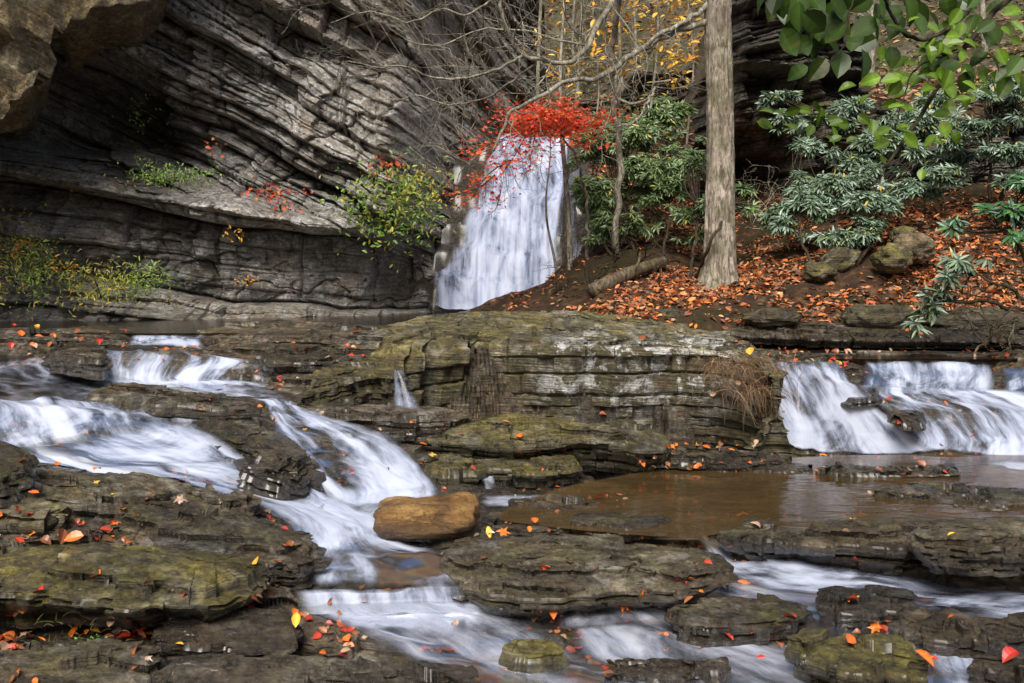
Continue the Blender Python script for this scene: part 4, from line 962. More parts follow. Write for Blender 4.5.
# boulders half buried in the leafy slope
def boulder(px, py, Y, size, seed, label, mat='slab_moss', name='boulder', moss=.3, flat=.65, rot=0.0, power=1.0, amp=1.0):
    c = PY(px, py, Y)
    nu, nv = 72, 40
    th = np.linspace(0, 2 * np.pi, nu, endpoint=False); ph = np.linspace(-np.pi / 2, np.pi / 2, nv)
    TH, PH = np.meshgrid(th, ph, indexing='ij')
    D = np.stack([np.cos(PH) * np.cos(TH), np.cos(PH) * np.sin(TH), np.sin(PH)], -1)
    if power != 1: D = np.sign(D) * np.abs(D) ** power
    r = 1 + amp * fbm(D[..., 0] * 1.3, D[..., 1] * 1.3, D[..., 2] * 1.3, 4, seed) * .45 
    cv, _ = cells(D[..., 0] * 2 + D[..., 2], D[..., 1] * 2 - D[..., 2], seed)
    r = r + (cv - .5) * .12 * amp
    V = D * r[..., None] * np.array(size)
    cr, sr = math.cos(rot), math.sin(rot)
    V = np.stack([V[..., 0] * cr + V[..., 2] * sr, V[..., 1], -V[..., 0] * sr + V[..., 2] * cr], -1)
    Vf = V.reshape(-1, 3)
    W = Vf + np.array(c)
    me = mesh_np(name, Vf, grid_faces(nu, nv, True), M[mat], dict(lay=W, wet=np.zeros(len(W)), moss=np.full(len(W), moss), blk=np.full(len(W), .5)), True)
    o = link(name, me, loc=c); tag(o, label, 'boulder'); ROCKS.append(o); return o
boulder(425, 517, 6.0, (.30, .20, .108), 14, 'smooth wet tan boulder sitting in the stream at the foot of the left cascade', mat='tan', rot=-.06, power=.5, amp=.62)
boulder(838, 262, 12.6, (.30, .30, .17), 1, 'pale long boulder half sunk in the leaves below the rhododendron', rot=-.45, moss=.0)
boulder(818, 272, 12.3, (.20, .2, .13), 2, 'mossy green stone beside the pale long boulder on the slope')
boulder(893, 258, 12.0, (.24, .22, .17), 3, 'round mossy boulder on the leafy slope under the right rhododendrons', moss=.6)
boulder(916, 248, 12.2, (.26, .22, .2), 4, 'brown blocky boulder next to the round mossy one on the slope', mat='brown_rock')
boulder(902, 235, 12.9, (.17, .2, .14), 5, 'small yellowish mossy stone above the brown blocky boulder', moss=.8)
boulder(668, 316, 11.6, (.16, .2, .10), 6, 'low dark stone at the top edge of the huge ledge by the leaf slope', mat='dark_slab')
boulder(770, 318, 10.95, (.32, .25, .11), 7, 'dark flat stone lying in the leaves at the foot of the slope', mat='dark_slab')
boulder(880, 318, 10.95, (.42, .25, .15), 8, 'dark mossy rock on the undercut bank above the right pool', mat='dark_slab', moss=.5)
boulder(975, 322, 10.9, (.50, .3, .17), 9, 'long dark rock on the undercut bank at the right edge', mat='dark_slab')

# fallen log
def tube(path, rad, ns=10, noise=0.0, seed=0, freq=6, cap=True, ridges=0.0):
    P = np.asarray(path, float); n = len(P); rad = np.broadcast_to(rad, (n,)).astype(float)
    Tn = np.gradient(P, axis=0); Tn /= np.linalg.norm(Tn, axis=1)[:, None] + 1e-9
    ref = np.array([0, 0, 1.0]) if abs(Tn[0, 2]) < .8 else np.array([1.0, 0, 0])
    Nn = np.zeros((n, 3)); v = np.cross(Tn[0], ref); v /= np.linalg.norm(v); Nn[0] = v
    for i in range(1, n):
        v = Nn[i - 1] - Tn[i] * np.dot(Nn[i - 1], Tn[i]); Nn[i] = v / (np.linalg.norm(v) + 1e-9)
    B = np.cross(Tn, Nn)
    a = np.linspace(0, 2 * np.pi, ns, endpoint=False)
    rr = rad[:, None] * np.ones((n, ns))
    V = P[:, None, :] + (Nn[:, None, :] * np.cos(a)[None, :, None] + B[:, None, :] * np.sin(a)[None, :, None]) * rr[..., None]
    if noise or ridges:
        nn = fbm(V[..., 0] * freq, V[..., 1] * freq, V[..., 2] * freq * .35, 4, seed)
        rg = np.abs(vnoise(np.cos(a)[None, :] * 5 + 0 * rr, np.sin(a)[None, :] * 5 + 0 * rr, V[..., 2] * 1.6, seed + 3)) if ridges else 0
        rr = rr * (1 + nn * noise - rg * ridges)
        V = P[:, None, :] + (Nn[:, None, :] * np.cos(a)[None, :, None] + B[:, None, :] * np.sin(a)[None, :, None]) * rr[..., None]
    V = V.reshape(-1, 3)
    i = np.arange(n - 1)[:, None] * ns; j = np.arange(ns)[None, :]; j2 = (j + 1) % ns
    Fq = np.stack([i + j, i + j2, i + ns + j2, i + ns + j], -1).reshape(-1, 4)
    if cap:
        V = np.vstack([V, P[:1], P[-1:]]); k = len(V)
        jj = np.arange(ns); f0 = np.stack([np.full(ns, k - 2), (jj + 1) % ns, jj, jj], -1)[:, :3]
        f1 = np.stack([np.full(ns, k - 1), (n - 1) * ns + jj, (n - 1) * ns + (jj + 1) % ns], -1)
        return V, Fq, np.vstack([f0, f1])
    return V, Fq, np.zeros((0, 3), int)

class MBuf:
    def __init__(s): s.V = []; s.Q = []; s.T = []; s.n = 0
    def add(s, V, Q, T=()):
        s.V.append(V); 
        if len(Q): s.Q.append(np.asarray(Q) + s.n)
        if len(T): s.T.append(np.asarray(T) + s.n)
        s.n += len(V)
    def build(s, name, mat, parent=None, loc=(0,0,0), smooth=True):
        F_ = []
        if s.Q: F_.append(np.vstack(s.Q))
        if s.T: F_.append(np.vstack(s.T))
        me = mesh_np(name, np.vstack(s.V), F_, mat, None, smooth, origin=loc)
        return link(name, me, parent)

def smooth_path(pts, n):
    P = np.array([list(p) for p in pts], float); t = np.concatenate([[0], np.cumsum(np.linalg.norm(np.diff(P, axis=0), axis=1))]); t /= t[-1]
    # Catmull-Rom
    Q = np.vstack([2 * P[0] - P[1], P, 2 * P[-1] - P[-2]]); out = []
    for u in np.linspace(0, 1, n):
        i = min(len(P) - 2, int(np.searchsorted(t, u, side='right') - 1)); s = (u - t[i]) / (t[i + 1] - t[i] + 1e-9)
        p0, p1, p2, p3 = Q[i], Q[i + 1], Q[i + 2], Q[i + 3]
        out.append(.5 * ((2 * p1) + (-p0 + p2) * s + (2 * p0 - 5 * p1 + 4 * p2 - p3) * s * s + (-p0 + 3 * p1 - 3 * p2 + p3) * s**3))
    return np.array(out)

def ground(X, Y):
    return float(H_full(np.array([CX + X / Y * F]), np.array([float(Y)]))[0])

def log_thing():
    ya = float(hit(np.array([592.]), np.array([296.]))[0]); yb = float(hit(np.array([664.]), np.array([268.]))[0])
    a = PY(592, 296, ya) + Vector((0, -.05, .07)); b = PY(664, 268, yb) + Vector((0, -.05, .10))
    mb = MBuf(); mb.add(*tube(smooth_path([a, (a + b) / 2 + Vector((0, 0, .03)), b], 30), np.linspace(.10, .075, 30), 18, .14, 3, 8, ridges=.1))
    root = empty('fallen_log', a); tag(root, 'weathered grey log lying slantwise on the slope right of the waterfall', 'log')
    mb.build('trunk', M['log'], root, a)
    m2 = MBuf(); c = (a + b) / 2
    m2.add(*tube(smooth_path([c, c + Vector((.1, -.1, .16)), c + Vector((.12, -.12, .3))], 8), np.linspace(.03, .012, 8), 8))
    m2.build('branch_stub', M['log'], root, a)
log_thing()
# ------------------------------------------------------------------ leaves
def leaf_template(kind):
    "verts (x across, y along 0..1, z) and faces"
    if kind == 'oval':
        ys = [0, .22, .5, .78, 1]; ws = [.0, .17, .23, .15, 0]
    elif kind == 'lance':
        ys = [0, .3, .62, 1]; ws = [.02, .115, .12, 0]
    elif kind == 'beech':
        ys = [0, .15, .38, .62, .84, 1]; ws = [0, .24, .34, .32, .17, 0]
    if kind in ('oval', 'lance', 'beech'):
        V = []; 
        for y, w in zip(ys, ws):
            droop = -.16 * y * y
            V += [(-w, y, droop + w * .35), (0, y, droop), (w, y, droop + w * .35)]
        Fq = []
        for i in range(len(ys) - 1):
            a = 3 * i; Fq += [(a, a + 1, a + 4, a + 3), (a + 1, a + 2, a + 5, a + 4)]
        return np.array(V, float), np.array(Fq)
    # maple: star of lobes as a fan of quads
    tips = [(-150, .45), (-105, .75), (-52, .95), (0, 1.1), (52, .95), (105, .75), (150, .45)]
    V = [(0, 0, 0)]; 
    ring = []
    for i, (a, r) in enumerate(tips):
        t = R(a); ring.append((math.sin(t) * r * .5, .45 + math.cos(t) * r * .5, .06 * (-1) ** i + .03))
        if i < len(tips) - 1:
            t = R((a + tips[i + 1][0]) / 2); ring.append((math.sin(t) * .24, .45 + math.cos(t) * .24, 0))
    V = [(0, .40, 0)] + [(0, -.02, 0)] + ring
    n = len(ring); Fq = []
    idx = [1] + list(range(2, 2 + n)) + [1]
    for i in range(1, len(idx) - 2, 2):
        Fq.append((0, idx[i - 1], idx[i], idx[i + 1]))
    Fq.append((0, idx[-3], idx[-2], idx[-1]))
    return np.array(V, float), np.array(Fq)

def leaves_mesh(name, kind, P, Nrm, Dir, size, colr, mat, curl=0.15, rng=RNG, origin=None):
    "one mesh of many leaves: P base, Nrm up vector, Dir along vector"
    T, Fq = leaf_template(kind)
    P = np.asarray(P, float); n = len(P)
    Nrm = np.asarray(Nrm, float); Dir = np.asarray(Dir, float)
    Dir = Dir / (np.linalg.norm(Dir, axis=1)[:, None] + 1e-9)
    S = np.cross(Dir, Nrm); S /= np.linalg.norm(S, axis=1)[:, None] + 1e-9
    U = np.cross(S, Dir)
    size = np.broadcast_to(size, (n,))
    z = T[None, :, 2] + curl * rng.normal(0, 1, (n, 1)) * (T[None, :, 1] - .4) ** 2 + curl * .6 * rng.normal(0, 1, (n, 1)) * T[None, :, 0]
    V = P[:, None] + size[:, None, None] * (S[:, None] * T[None, :, 0, None] + Dir[:, None] * T[None, :, 1, None] + U[:, None] * z[..., None])
    k = len(T)
    Fs = (Fq[None] + (np.arange(n) * k)[:, None, None]).reshape(-1, Fq.shape[1])
    C = (np.asarray(colr, float)[:, None, :] * np.where((np.abs(T[:, 0]) < .001) & (kind != 'maple'), 1.5, .9)[None, :, None]).reshape(-1, 3)
    return mesh_np(name, V.reshape(-1, 3), Fs, mat, dict(col=C), False, origin=origin)

def pick(cols, n, rng=RNG, jit=.25):
    cols = np.array(cols); c = cols[rng.integers(0, len(cols), n)]
    return np.clip(c * (1 + rng.normal(0, jit, (n, 1))), .003, 1)

RUST = [(.50,.13,.03), (.38,.09,.03), (.62,.20,.05), (.30,.10,.04), (.46,.17,.06), (.62,.28,.10), (.20,.07,.03), (.13,.06,.035), (.36,.19,.10), (.10,.05,.03), (.24,.13,.07), (.16,.09,.05)]

def litter():
    # leaf fall on the bank: more than anyone could count
    n = 60000
    px = RNG.uniform(485, 1120, n); Y = 10.7 + (RNG.random(n) ** 1.3) * 7.5
    keep = (rockmask(px, Y) < .3) & ~((px < 590) & (Y > 15.2)) & ((px > 560) | (RNG.random(n) < .45))
    dens = fbm((px - CX) / F * Y * .7, Y * .7, 0, 3, 800)
    keep &= RNG.random(n) < np.clip(.75 + dens * 2.4 + .05 - .4 * sstep(14, 17, Y) - .35 * sstep(690, 600, px), .05, 1)
    px, Y = px[keep], Y[keep]
    Z = H_full(px, Y); X = (px - CX) / F * Y; n = len(X)
    N = np.stack([RNG.normal(0, .45, n), RNG.normal(-.35, .45, n), np.ones(n)], 1)
    D = RNG.normal(0, 1, (n, 3)); D[:, 2] *= .3
    P = np.stack([X, Y, Z + .012], 1)
    me = leaves_mesh('leaf_litter', 'oval', P, N, D, RNG.uniform(.035, .12, n), pick(RUST, n, RNG, .35), M['litter'], .6)
    tag(link('leaf_litter', me), 'carpet of rusty orange fallen leaves covering the slope at right', 'leaf litter', kind='stuff')
    # hillside far up
    n = 22000
    px = RNG.uniform(380, 1150, n); Y = RNG.uniform(18.5, 42, n)
    Z = H_full(px, Y); X = (px - CX) / F * Y
    N = np.stack([RNG.normal(0, .4, n), RNG.normal(-.5, .4, n), np.ones(n)], 1); D = RNG.normal(0, 1, (n, 3)); D[:, 2] *= .3
    me = leaves_mesh('hillside_litter', 'oval', np.stack([X, Y, Z + .03], 1), N, D, RNG.uniform(.10, .22, n), pick([(.25,.14,.08), (.34,.19,.10), (.18,.10,.06), (.42,.20,.07), (.12,.09,.05)], n), M['litter'], .3)
    tag(link('hillside_litter', me), 'brown leaf fall covering the steep hillside behind the waterfall', 'leaf litter', kind='stuff')
litter()

# ------------------------------------------------------------------ trees and branches
def twig_tree(mb, p, d, length, r, depth, rng, spread=.7, droop=0.0, tips=None, seg=6, kids=(2, 4), wander=.18, ns=5, minr=.0015):
    p = np.array(p, float); d = np.array(d, float); d /= np.linalg.norm(d)
    pts = [p.copy()]; dd = d.copy()
    for i in range(seg):
        dd = dd + rng.normal(0, wander, 3) + np.array([0, 0, droop]); dd /= np.linalg.norm(dd)
        pts.append(pts[-1] + dd * length / seg)
    pts = np.array(pts)
    mb.add(*tube(pts, np.linspace(r, max(minr, r * .45), len(pts)), ns if r > .006 else 4, cap=False)[:2])
    if tips is not None: tips.append((pts[-1], dd))
    if depth > 0:
        for k in range(rng.integers(kids[0], kids[1] + 1)):
            i = rng.integers(2, seg + 1)
            nd = (pts[min(i, seg)] - pts[i - 1]); nd /= np.linalg.norm(nd)
            side = rng.normal(0, 1, 3); side -= nd * side.dot(nd); side /= np.linalg.norm(side)
            twig_tree(mb, pts[i], nd + side * spread, length * rng.uniform(.45, .75), max(minr, r * .55), depth - 1, rng, spread, droop, tips, seg, kids, wander, ns, minr)

def limb_chain(mb, pts, r0, r1, n=60, ns=9, noise=.1, seed=0):
    P = smooth_path(pts, n)
    P = P + np.stack([vnoise(np.arange(n) * .35, k, seed, seed) for k in range(3)], 1) * r0 * .9 * np.minimum(1, np.arange(n) / 5)[:, None]
    mb.add(*tube(P, np.linspace(r0, r1, n), ns, noise, seed, 12))
    return P

def big_tree():
    b = PY(719, 288, 12.95); rt = empty('tree', b)
    tag(rt, 'thick straight pale barked tree trunk with mossy foot rising from the leafy slope', 'tree')
    zs = np.linspace(-.25, 7.5, 130); top = PY(719, 0, 12.95)
    cx = b.x + .02 * np.sin(zs * 1.1) + zs * .002; P = np.stack([cx, np.full(len(zs), b.y), b.z + zs], 1)
    rad = .195 + .06 * np.exp(-np.clip(zs, 0, 9) / .5) +   .035 * np.exp(-np.clip(zs, -.3, 9) / .16) - zs * .0035
    V, Q, T = tube(P, rad, 96, .10, 31, 5, ridges=.20)
    # root flare buttresses
    ang = np.arctan2(V[:, 1] - b.y, V[:, 0] - b.x); h = np.clip(V[:, 2] - b.z, 0, 9)
    fl = (1 + .30 * np.exp(-h / .16) * .75 * np.abs(np.sin(ang * 2.5 + .6)) )
    V[:, 0] = b.x + (V[:, 0] - b.x) * fl; V[:, 1] = b.y + (V[:, 1] - b.y) * fl
    mb = MBuf(); mb.add(V, Q, T); mb.build('trunk', M['bark'], rt, b)
    rng = np.random.default_rng(3)
    def limb(pts, r0, r1, seed, tw=8, tl=.6):
        m = MBuf(); Pp = limb_chain(m, pts, r0, r1, seed=seed)
        for i in rng.integers(12, len(Pp), tw):
            d = Pp[min(i + 1, len(Pp) - 1)] - Pp[i - 1]; d = d / np.linalg.norm(d)
            s = rng.normal(0, 1, 3) * (1, .6, 1); twig_tree(m, Pp[i], d * .8 + s * .6, tl * rng.uniform(.6, 1.3), r1 * .55, 2, rng, .6, 0, None, 5)
        m.build('limb', M['pale_bark'], rt, b)
    # the two pale limbs that sweep across toward the left
    limb([PY(708, 22, 12.95), PY(672, 30, 12.6), PY(640, 50, 12.2), PY(605, 72, 11.8), PY(560, 86, 11.6), PY(520, 108, 11.4), PY(502, 126, 11.3), PY(494, 150, 11.2)], .05, .016, 1, 10, .7)
    limb([PY(709, 2, 12.95), PY(690, 20, 12.7), PY(655, 36, 12.4), PY(634, 56, 12.3), PY(618, 72, 12.3), PY(616, 92, 12.2), PY(630, 104, 12.1), PY(648, 98, 12.1), PY(654, 84, 12.0), PY(668, 80, 11.9)], .035, .012, 2, 6, .5)
    limb([PY(655, 88, 12.0), PY(646, 104, 11.9), PY(640, 116, 11.8), PY(628, 124, 11.8), PY(600, 128, 11.7)], .018, .008, 4, 3, .5)
big_tree()

def bare_tree():
    # leafless limbs reaching in over the pool from a tree whose stem stands up the slope beyond the frame
    b = PY(616, 255, 14.2); rt = empty('bare_tree', b); tag(rt, 'leafless pale tree whose long curved limbs reach left across the waterfall top', 'tree')
    rng = np.random.default_rng(8)
    m = MBuf(); limb_chain(m, [b, PY(620, 150, 14.0), PY(612, 60, 13.4), PY(622, -20, 12.6), PY(618, -60, 12.0)], .05, .04, seed=9); m.build('trunk', M['pale_bark'], rt, b)
    def limb(pts, r0, r1, seed, tw, tl=.8):
        m = MBuf(); Pp = limb_chain(m, pts, r0, r1, seed=seed)
        for i in rng.integers(8, len(Pp), tw):
            d = Pp[min(i + 1, len(Pp) - 1)] - Pp[i - 1]; d = d / np.linalg.norm(d)
            s = rng.normal(0, 1, 3) * (1, .6, 1); twig_tree(m, Pp[i], d * .9 + s * .5, tl * rng.uniform(.5, 1.3), r1 * .6, 2, rng, .55, 0, None, 6)
        m.build('limb', M['pale_bark'], rt, b)
    limb([PY(618, -60, 12.0), PY(612, -5, 11.6), PY(600, 22, 11.2), PY(590, 46, 11.0), PY(572, 60, 10.9), PY(548, 62, 10.8), PY(522, 54, 10.7), PY(508, 40, 10.6), PY(500, 20, 10.5), PY(502, -10, 10.4)], .042, .018, 5, 9, .9)
    limb([PY(522, 56, 10.7), PY(500, 68, 10.6), PY(478, 76, 10.5), PY(450, 79, 10.4), PY(425, 74, 10.3), PY(400, 67, 10.2), PY(372, 66, 10.1), PY(348, 62, 10.0)], .018, .006, 6, 12, .7)
    limb([PY(536, 64, 10.8), PY(510, 82, 11.2), PY(486, 98, 11.6), PY(450, 104, 11.8), PY(420, 96, 12), PY(398, 100, 12)], .014, .005, 7, 10, .9)
    limb([PY(502, -10, 10.4), PY(470, 14, 10.5), PY(440, 10, 10.6), PY(410, 22, 10.6), PY(372, 12, 10.6), PY(330, 22, 10.6)], .014, .005, 11, 10, .7)
    limb([PY(590, 46, 11.0), PY(560, 40, 11.4), PY(520, 30, 11.8), PY(480, 30, 12), PY(440, 46, 12), PY(405, 40, 12.2)], .014, .005, 12, 10, .9)
bare_tree()

def sapling(px, py, Y, top, r, label, leafcol=None, nleaf=0, lean=(0, 0), seed=0, crown=(.35, 1.0), lsize=.07, name='sapling', group=None, mat='pale_bark', bl=.7, nb=12, kind='oval', mid=None):
    "slender stem from its foot at (px,py) to `top` metres, with twigs and perhaps leaves"
    rng = np.random.default_rng(seed + 100)
    b = PY(px, py, Y); rt = empty(name, b); tag(rt, label, 'tree', group)
    n = 40; t = np.linspace(0, 1, n)
    P = np.stack([b.x + lean[0] * t + .06 * np.sin(t * 7 + seed), b.y + lean[1] * t, b.z - .15 + top * t], 1)
    mb = MBuf(); mb.add(*tube(P, np.linspace(r, r * .35, n), 12, .08, seed, 9)); mb.build('trunk', M[mat], rt, b)
    m2 = MBuf(); tips = []
    for k in range(nb):
        i = int(rng.uniform(crown[0], crown[1]) * (n - 1)); a = rng.uniform(0, 2 * np.pi)
        twig_tree(m2, P[i], (math.cos(a), math.sin(a) * .7, rng.uniform(.1, .8)), bl * rng.uniform(.5, 1.3), r * .28, 2, rng, .7, 0, tips, 5)
    m2.build('branches', M[mat], rt, b)
    if leafcol:
        tp = np.array([x[0] for x in tips]); idx = rng.integers(0, len(tp), nleaf)
        LP = tp[idx] + rng.normal(0, lsize * 1.6, (nleaf, 3)); N = rng.normal(0, .4, (nleaf, 3)) + (0, -.3, 1); D = rng.normal(0, 1, (nleaf, 3)) * (1, 1, .5)
        me = leaves_mesh('foliage', kind, LP, N, D, rng.uniform(.7, 1.3, nleaf) * lsize, pick(leafcol, nleaf, rng), M['foliage'], .2, rng, origin=b)
        link('foliage', me, rt)
    return rt

YEL = [(.75,.42,.04), (.80,.50,.08), (.70,.30,.03), (.6,.42,.08)]
def saplings():
    S = sapling
    S(566, 268, 14.6, 5.2, .045, 'slender twin stemmed sapling standing in front of the waterfall', seed=1, nb=8, crown=(.5, 1), lean=(-.05, 0))
    S(553, 262, 15.0, 2.4, .022, 'thin bare whip standing just left of the slender sapling at the waterfall', seed=2, nb=5, crown=(.5, 1), lean=(-.12, 0), bl=.4)
    # red maple spray in front of the fall's head
    rng = np.random.default_rng(77)
    b = PY(588, 262, 14.9); rt = empty('red_maple', b); tag(rt, 'small maple with vivid scarlet leaves spread across the head of the waterfall', 'tree')
    m = MBuf()
    limb_chain(m, [b, PY(586, 200, 14.6), PY(578, 160, 14.2), PY(560, 132, 13.9)], .03, .014, seed=3); m.build('trunk', M['pale_bark'], rt, b)
    m = MBuf(); LP = []; 
    sprays = [((560, 132), (600, 118), 14.0, .35), ((560, 132), (515, 112), 13.8, .4), ((545, 126), (478, 150), 13.6, .35), ((530, 128), (500, 178), 13.5, .4), ((510, 160), (470, 200), 13.4, .3), ((560, 132), (565, 105), 14.0, .3), ((540, 120), (530, 165), 13.5, .3), ((560, 135), (592, 145), 13.7, .25), ((495, 175), (452, 196), 13.4, .25), ((520, 130), (548, 112), 13.6, .3), ((500, 190), (497, 208), 13.4, .15)]
    dens = [520, 620, 330, 150, 130, 460, 200, 140, 80, 520, 40]
    for (a, c, Y, w), nl in zip(sprays, dens):
        A, Bp = np.array(PY(*a, Y)), np.array(PY(*c, Y - .2))
        m.add(*tube(smooth_path([A, (A + Bp) / 2 + rng.normal(0, .05, 3), Bp], 12), np.linspace(.012, .004, 12), 5, cap=False)[:2])
        for k in range(7):
            t = rng.uniform(.2, 1); twig_tree(m, A + (Bp - A) * t, (Bp - A) / np.linalg.norm(Bp - A) + rng.normal(0, .5, 3) * (1, 1, .4), w, .004, 1, rng, .7, 0, None, 4)
        t = rng.uniform(.05, 1.1, nl)[:, None]
        LP.append(A + (Bp - A) * t + rng.normal(0, 1, (nl, 3)) * np.array([w * .55, .35, w * .20]))
    m.build('branches', M['dark_bark'], rt, b)
    LP = np.vstack(LP); n = len(LP)
    N = rng.normal(0, .35, (n, 3)) + (0, -.35, 1); D = rng.normal(0, 1, (n, 3)) * (1, 1, .4)
    me = leaves_mesh('foliage', 'maple', LP, N, D, rng.uniform(.04, .09, n), pick([(.92,.07,.02), (.95,.11,.03), (.75,.04,.02), (.98,.22,.05)], n, rng, .15), M['foliage'], .2, rng, origin=b)
    link('foliage', me, rt)
    # yellow leaved saplings on the hillside
    S(652, 150, 18.5, 4.4, .03, 'orange yellow leaved sapling on the hillside between the curved limbs', YEL, 420, seed=4, lean=(.1, 0), lsize=.15, crown=(.35, 1), nb=16, bl=.9)
    S(690, 140, 17.5, 3.6, .025, 'golden leaved sapling just left of the big trunk', YEL, 260, seed=5, lsize=.13, crown=(.2, 1), nb=12, bl=.5)
    S(596, 120, 20, 3.2, .022, 'low yellow leaved bush tree above the scarlet maple', YEL, 240, seed=6, lsize=.15, crown=(.1, .7), nb=10, bl=.6)
    S(775, 30, 17.4, 1.6, .03, 'orange leaved sapling on top of the dark outcrop', YEL, 90, seed=7, lsize=.12, nb=12, bl=.7)
    S(530, 90, 27, 3.6, .05, 'dull red leaved tree far up the hillside at top centre', [(.42,.07,.05), (.5,.12,.08), (.3,.06,.04)], 260, seed=8, lsize=.13, nb=14, bl=1.2)
    S(622, 90, 22, 5.5, .04, 'tall amber leaved sapling near the top edge left of the big trunk', YEL, 430, seed=9, lsize=.19, crown=(.4, 1), nb=18, bl=1.2)
    S(575, 60, 26, 5.0, .04, 'ochre leaved sapling at the top edge above the scarlet maple', [(.6,.36,.05), (.5,.22,.05)], 420, seed=10, lsize=.2, crown=(.4, 1), nb=16, bl=1.2)
    xs = [(470, 110, 24), (487, 90, 29), (505, 80, 32), (540, 118, 23), (578, 96, 26), (604, 70, 31), (634, 92, 27), (668, 76, 29), (690, 60, 32), (745, 40, 30), (838, 40, 27), (872, 60, 24), (905, 30, 30), (948, 40, 28), (985, 50, 24), (1010, 20, 30)]
    for i, (px, py, Y) in enumerate(xs):
        S(px, py + 25, Y, 9 + (i * 7 % 4), .05 + .015 * (i % 3), 'slim bare grey trunk standing on the brown hillside behind', seed=20 + i, lean=(.2 * math.sin(i * 2.1), 0), nb=16, crown=(.12, .9), bl=2.0, name='bare_tree', group='bare trees on the hillside')
saplings()

def rhodo(label, lobes, seed, nwh, stems, col=None, llen=(.085, .135), Yj=.5, name='rhododendron'):
    """lobes: (px,py,Y,rx,rz) clumps of leaf whorls"""
    rng = np.random.default_rng(seed)
    s0 = stems[0][0]; rt = empty(name, s0); tag(rt, label, 'shrub')
    tot = sum(l[3] * l[4] for l in lobes); C = []
    for (px, py, Y, rx, rz) in lobes:
        k = int(nwh * rx * rz / tot); c = np.array(PY(px, py, Y)); q = rng.normal(0, 1, (k * 3, 3)); q /= np.linalg.norm(q, axis=1)[:, None]
        q[:, 1] = -np.abs(q[:, 1]) * rng.choice([1, 1, 1, -1], len(q))
        rad = rng.uniform(.35, 1.05, (len(q), 1)) ** .6
        p = c + q * rad * np.array([rx, max(rx, rz) * .6, rz])
        g = fbm(p[:, 0] * 2.2, p[:, 1] * 2.2, p[:, 2] * 3.2, 3, seed)
        C.append(p[np.argsort(-g)[:k]])
    C = np.vstack(C); n = len(C)
    # stems
    m = MBuf(); base_pts = []
    for st in stems:
        P = limb_chain(m, st, .028, .01, n=30, ns=7, seed=seed); base_pts.append(P[8:])
    B = np.vstack(base_pts)
    sel = rng.choice(n, min(n, 130), replace=False)
    for i in sel:
        j = np.argmin(np.linalg.norm(B - C[i], axis=1) + rng.uniform(0, .3, len(B)))
        mid = (B[j] + C[i]) / 2 + rng.normal(0, .06, 3) + (0, 0, -.05)
        m.add(*tube(smooth_path([B[j], mid, C[i]], 8), np.linspace(.010, .004, 8), 4, cap=False)[:2])
    m.build('stems', M['dark_bark'], rt, s0)
    k = 9
    up = rng.normal(0, .35, (n, 3)) + (0, -.45, 1); up /= np.linalg.norm(up, axis=1)[:, None]
    a = rng.uniform(0, 6.28, (n, 1)) + np.arange(k)[None] * 2 * np.pi / k + rng.normal(0, .18, (n, k))
    e1 = np.cross(up, (0, 0, 1.0) + rng.normal(0, .1, (n, 3))); e1 /= np.linalg.norm(e1, axis=1)[:, None]; e2 = np.cross(up, e1)
    lift = rng.uniform(-.55, .25, (n, 1)) + rng.normal(0, .15, (n, k))
    D = e1[:, None] * np.cos(a)[..., None] + e2[:, None] * np.sin(a)[..., None] + up[:, None] * lift[..., None]
    N = np.broadcast_to(up[:, None], D.shape) + rng.normal(0, .15, D.shape)
    keep = rng.random((n, k)) < .85
    P = np.broadcast_to(C[:, None], D.shape) + D * .012
    D = D[keep]; N = N[keep]; P = P[keep]; nn = len(P)
    cc = pick(col or [(.13,.21,.12), (.17,.26,.17), (.09,.16,.08), (.22,.31,.22), (.10,.17,.11), (.15,.22,.08)], nn, rng, .22)
    yel = rng.random(nn) < .012; cc[yel] = (.5, .38, .06)
    me = leaves_mesh('foliage', 'lance', P, N, D, rng.uniform(*llen, nn), cc, M['rhodo'], .1, rng, origin=s0)
    link('foliage', me, rt)
    return rt

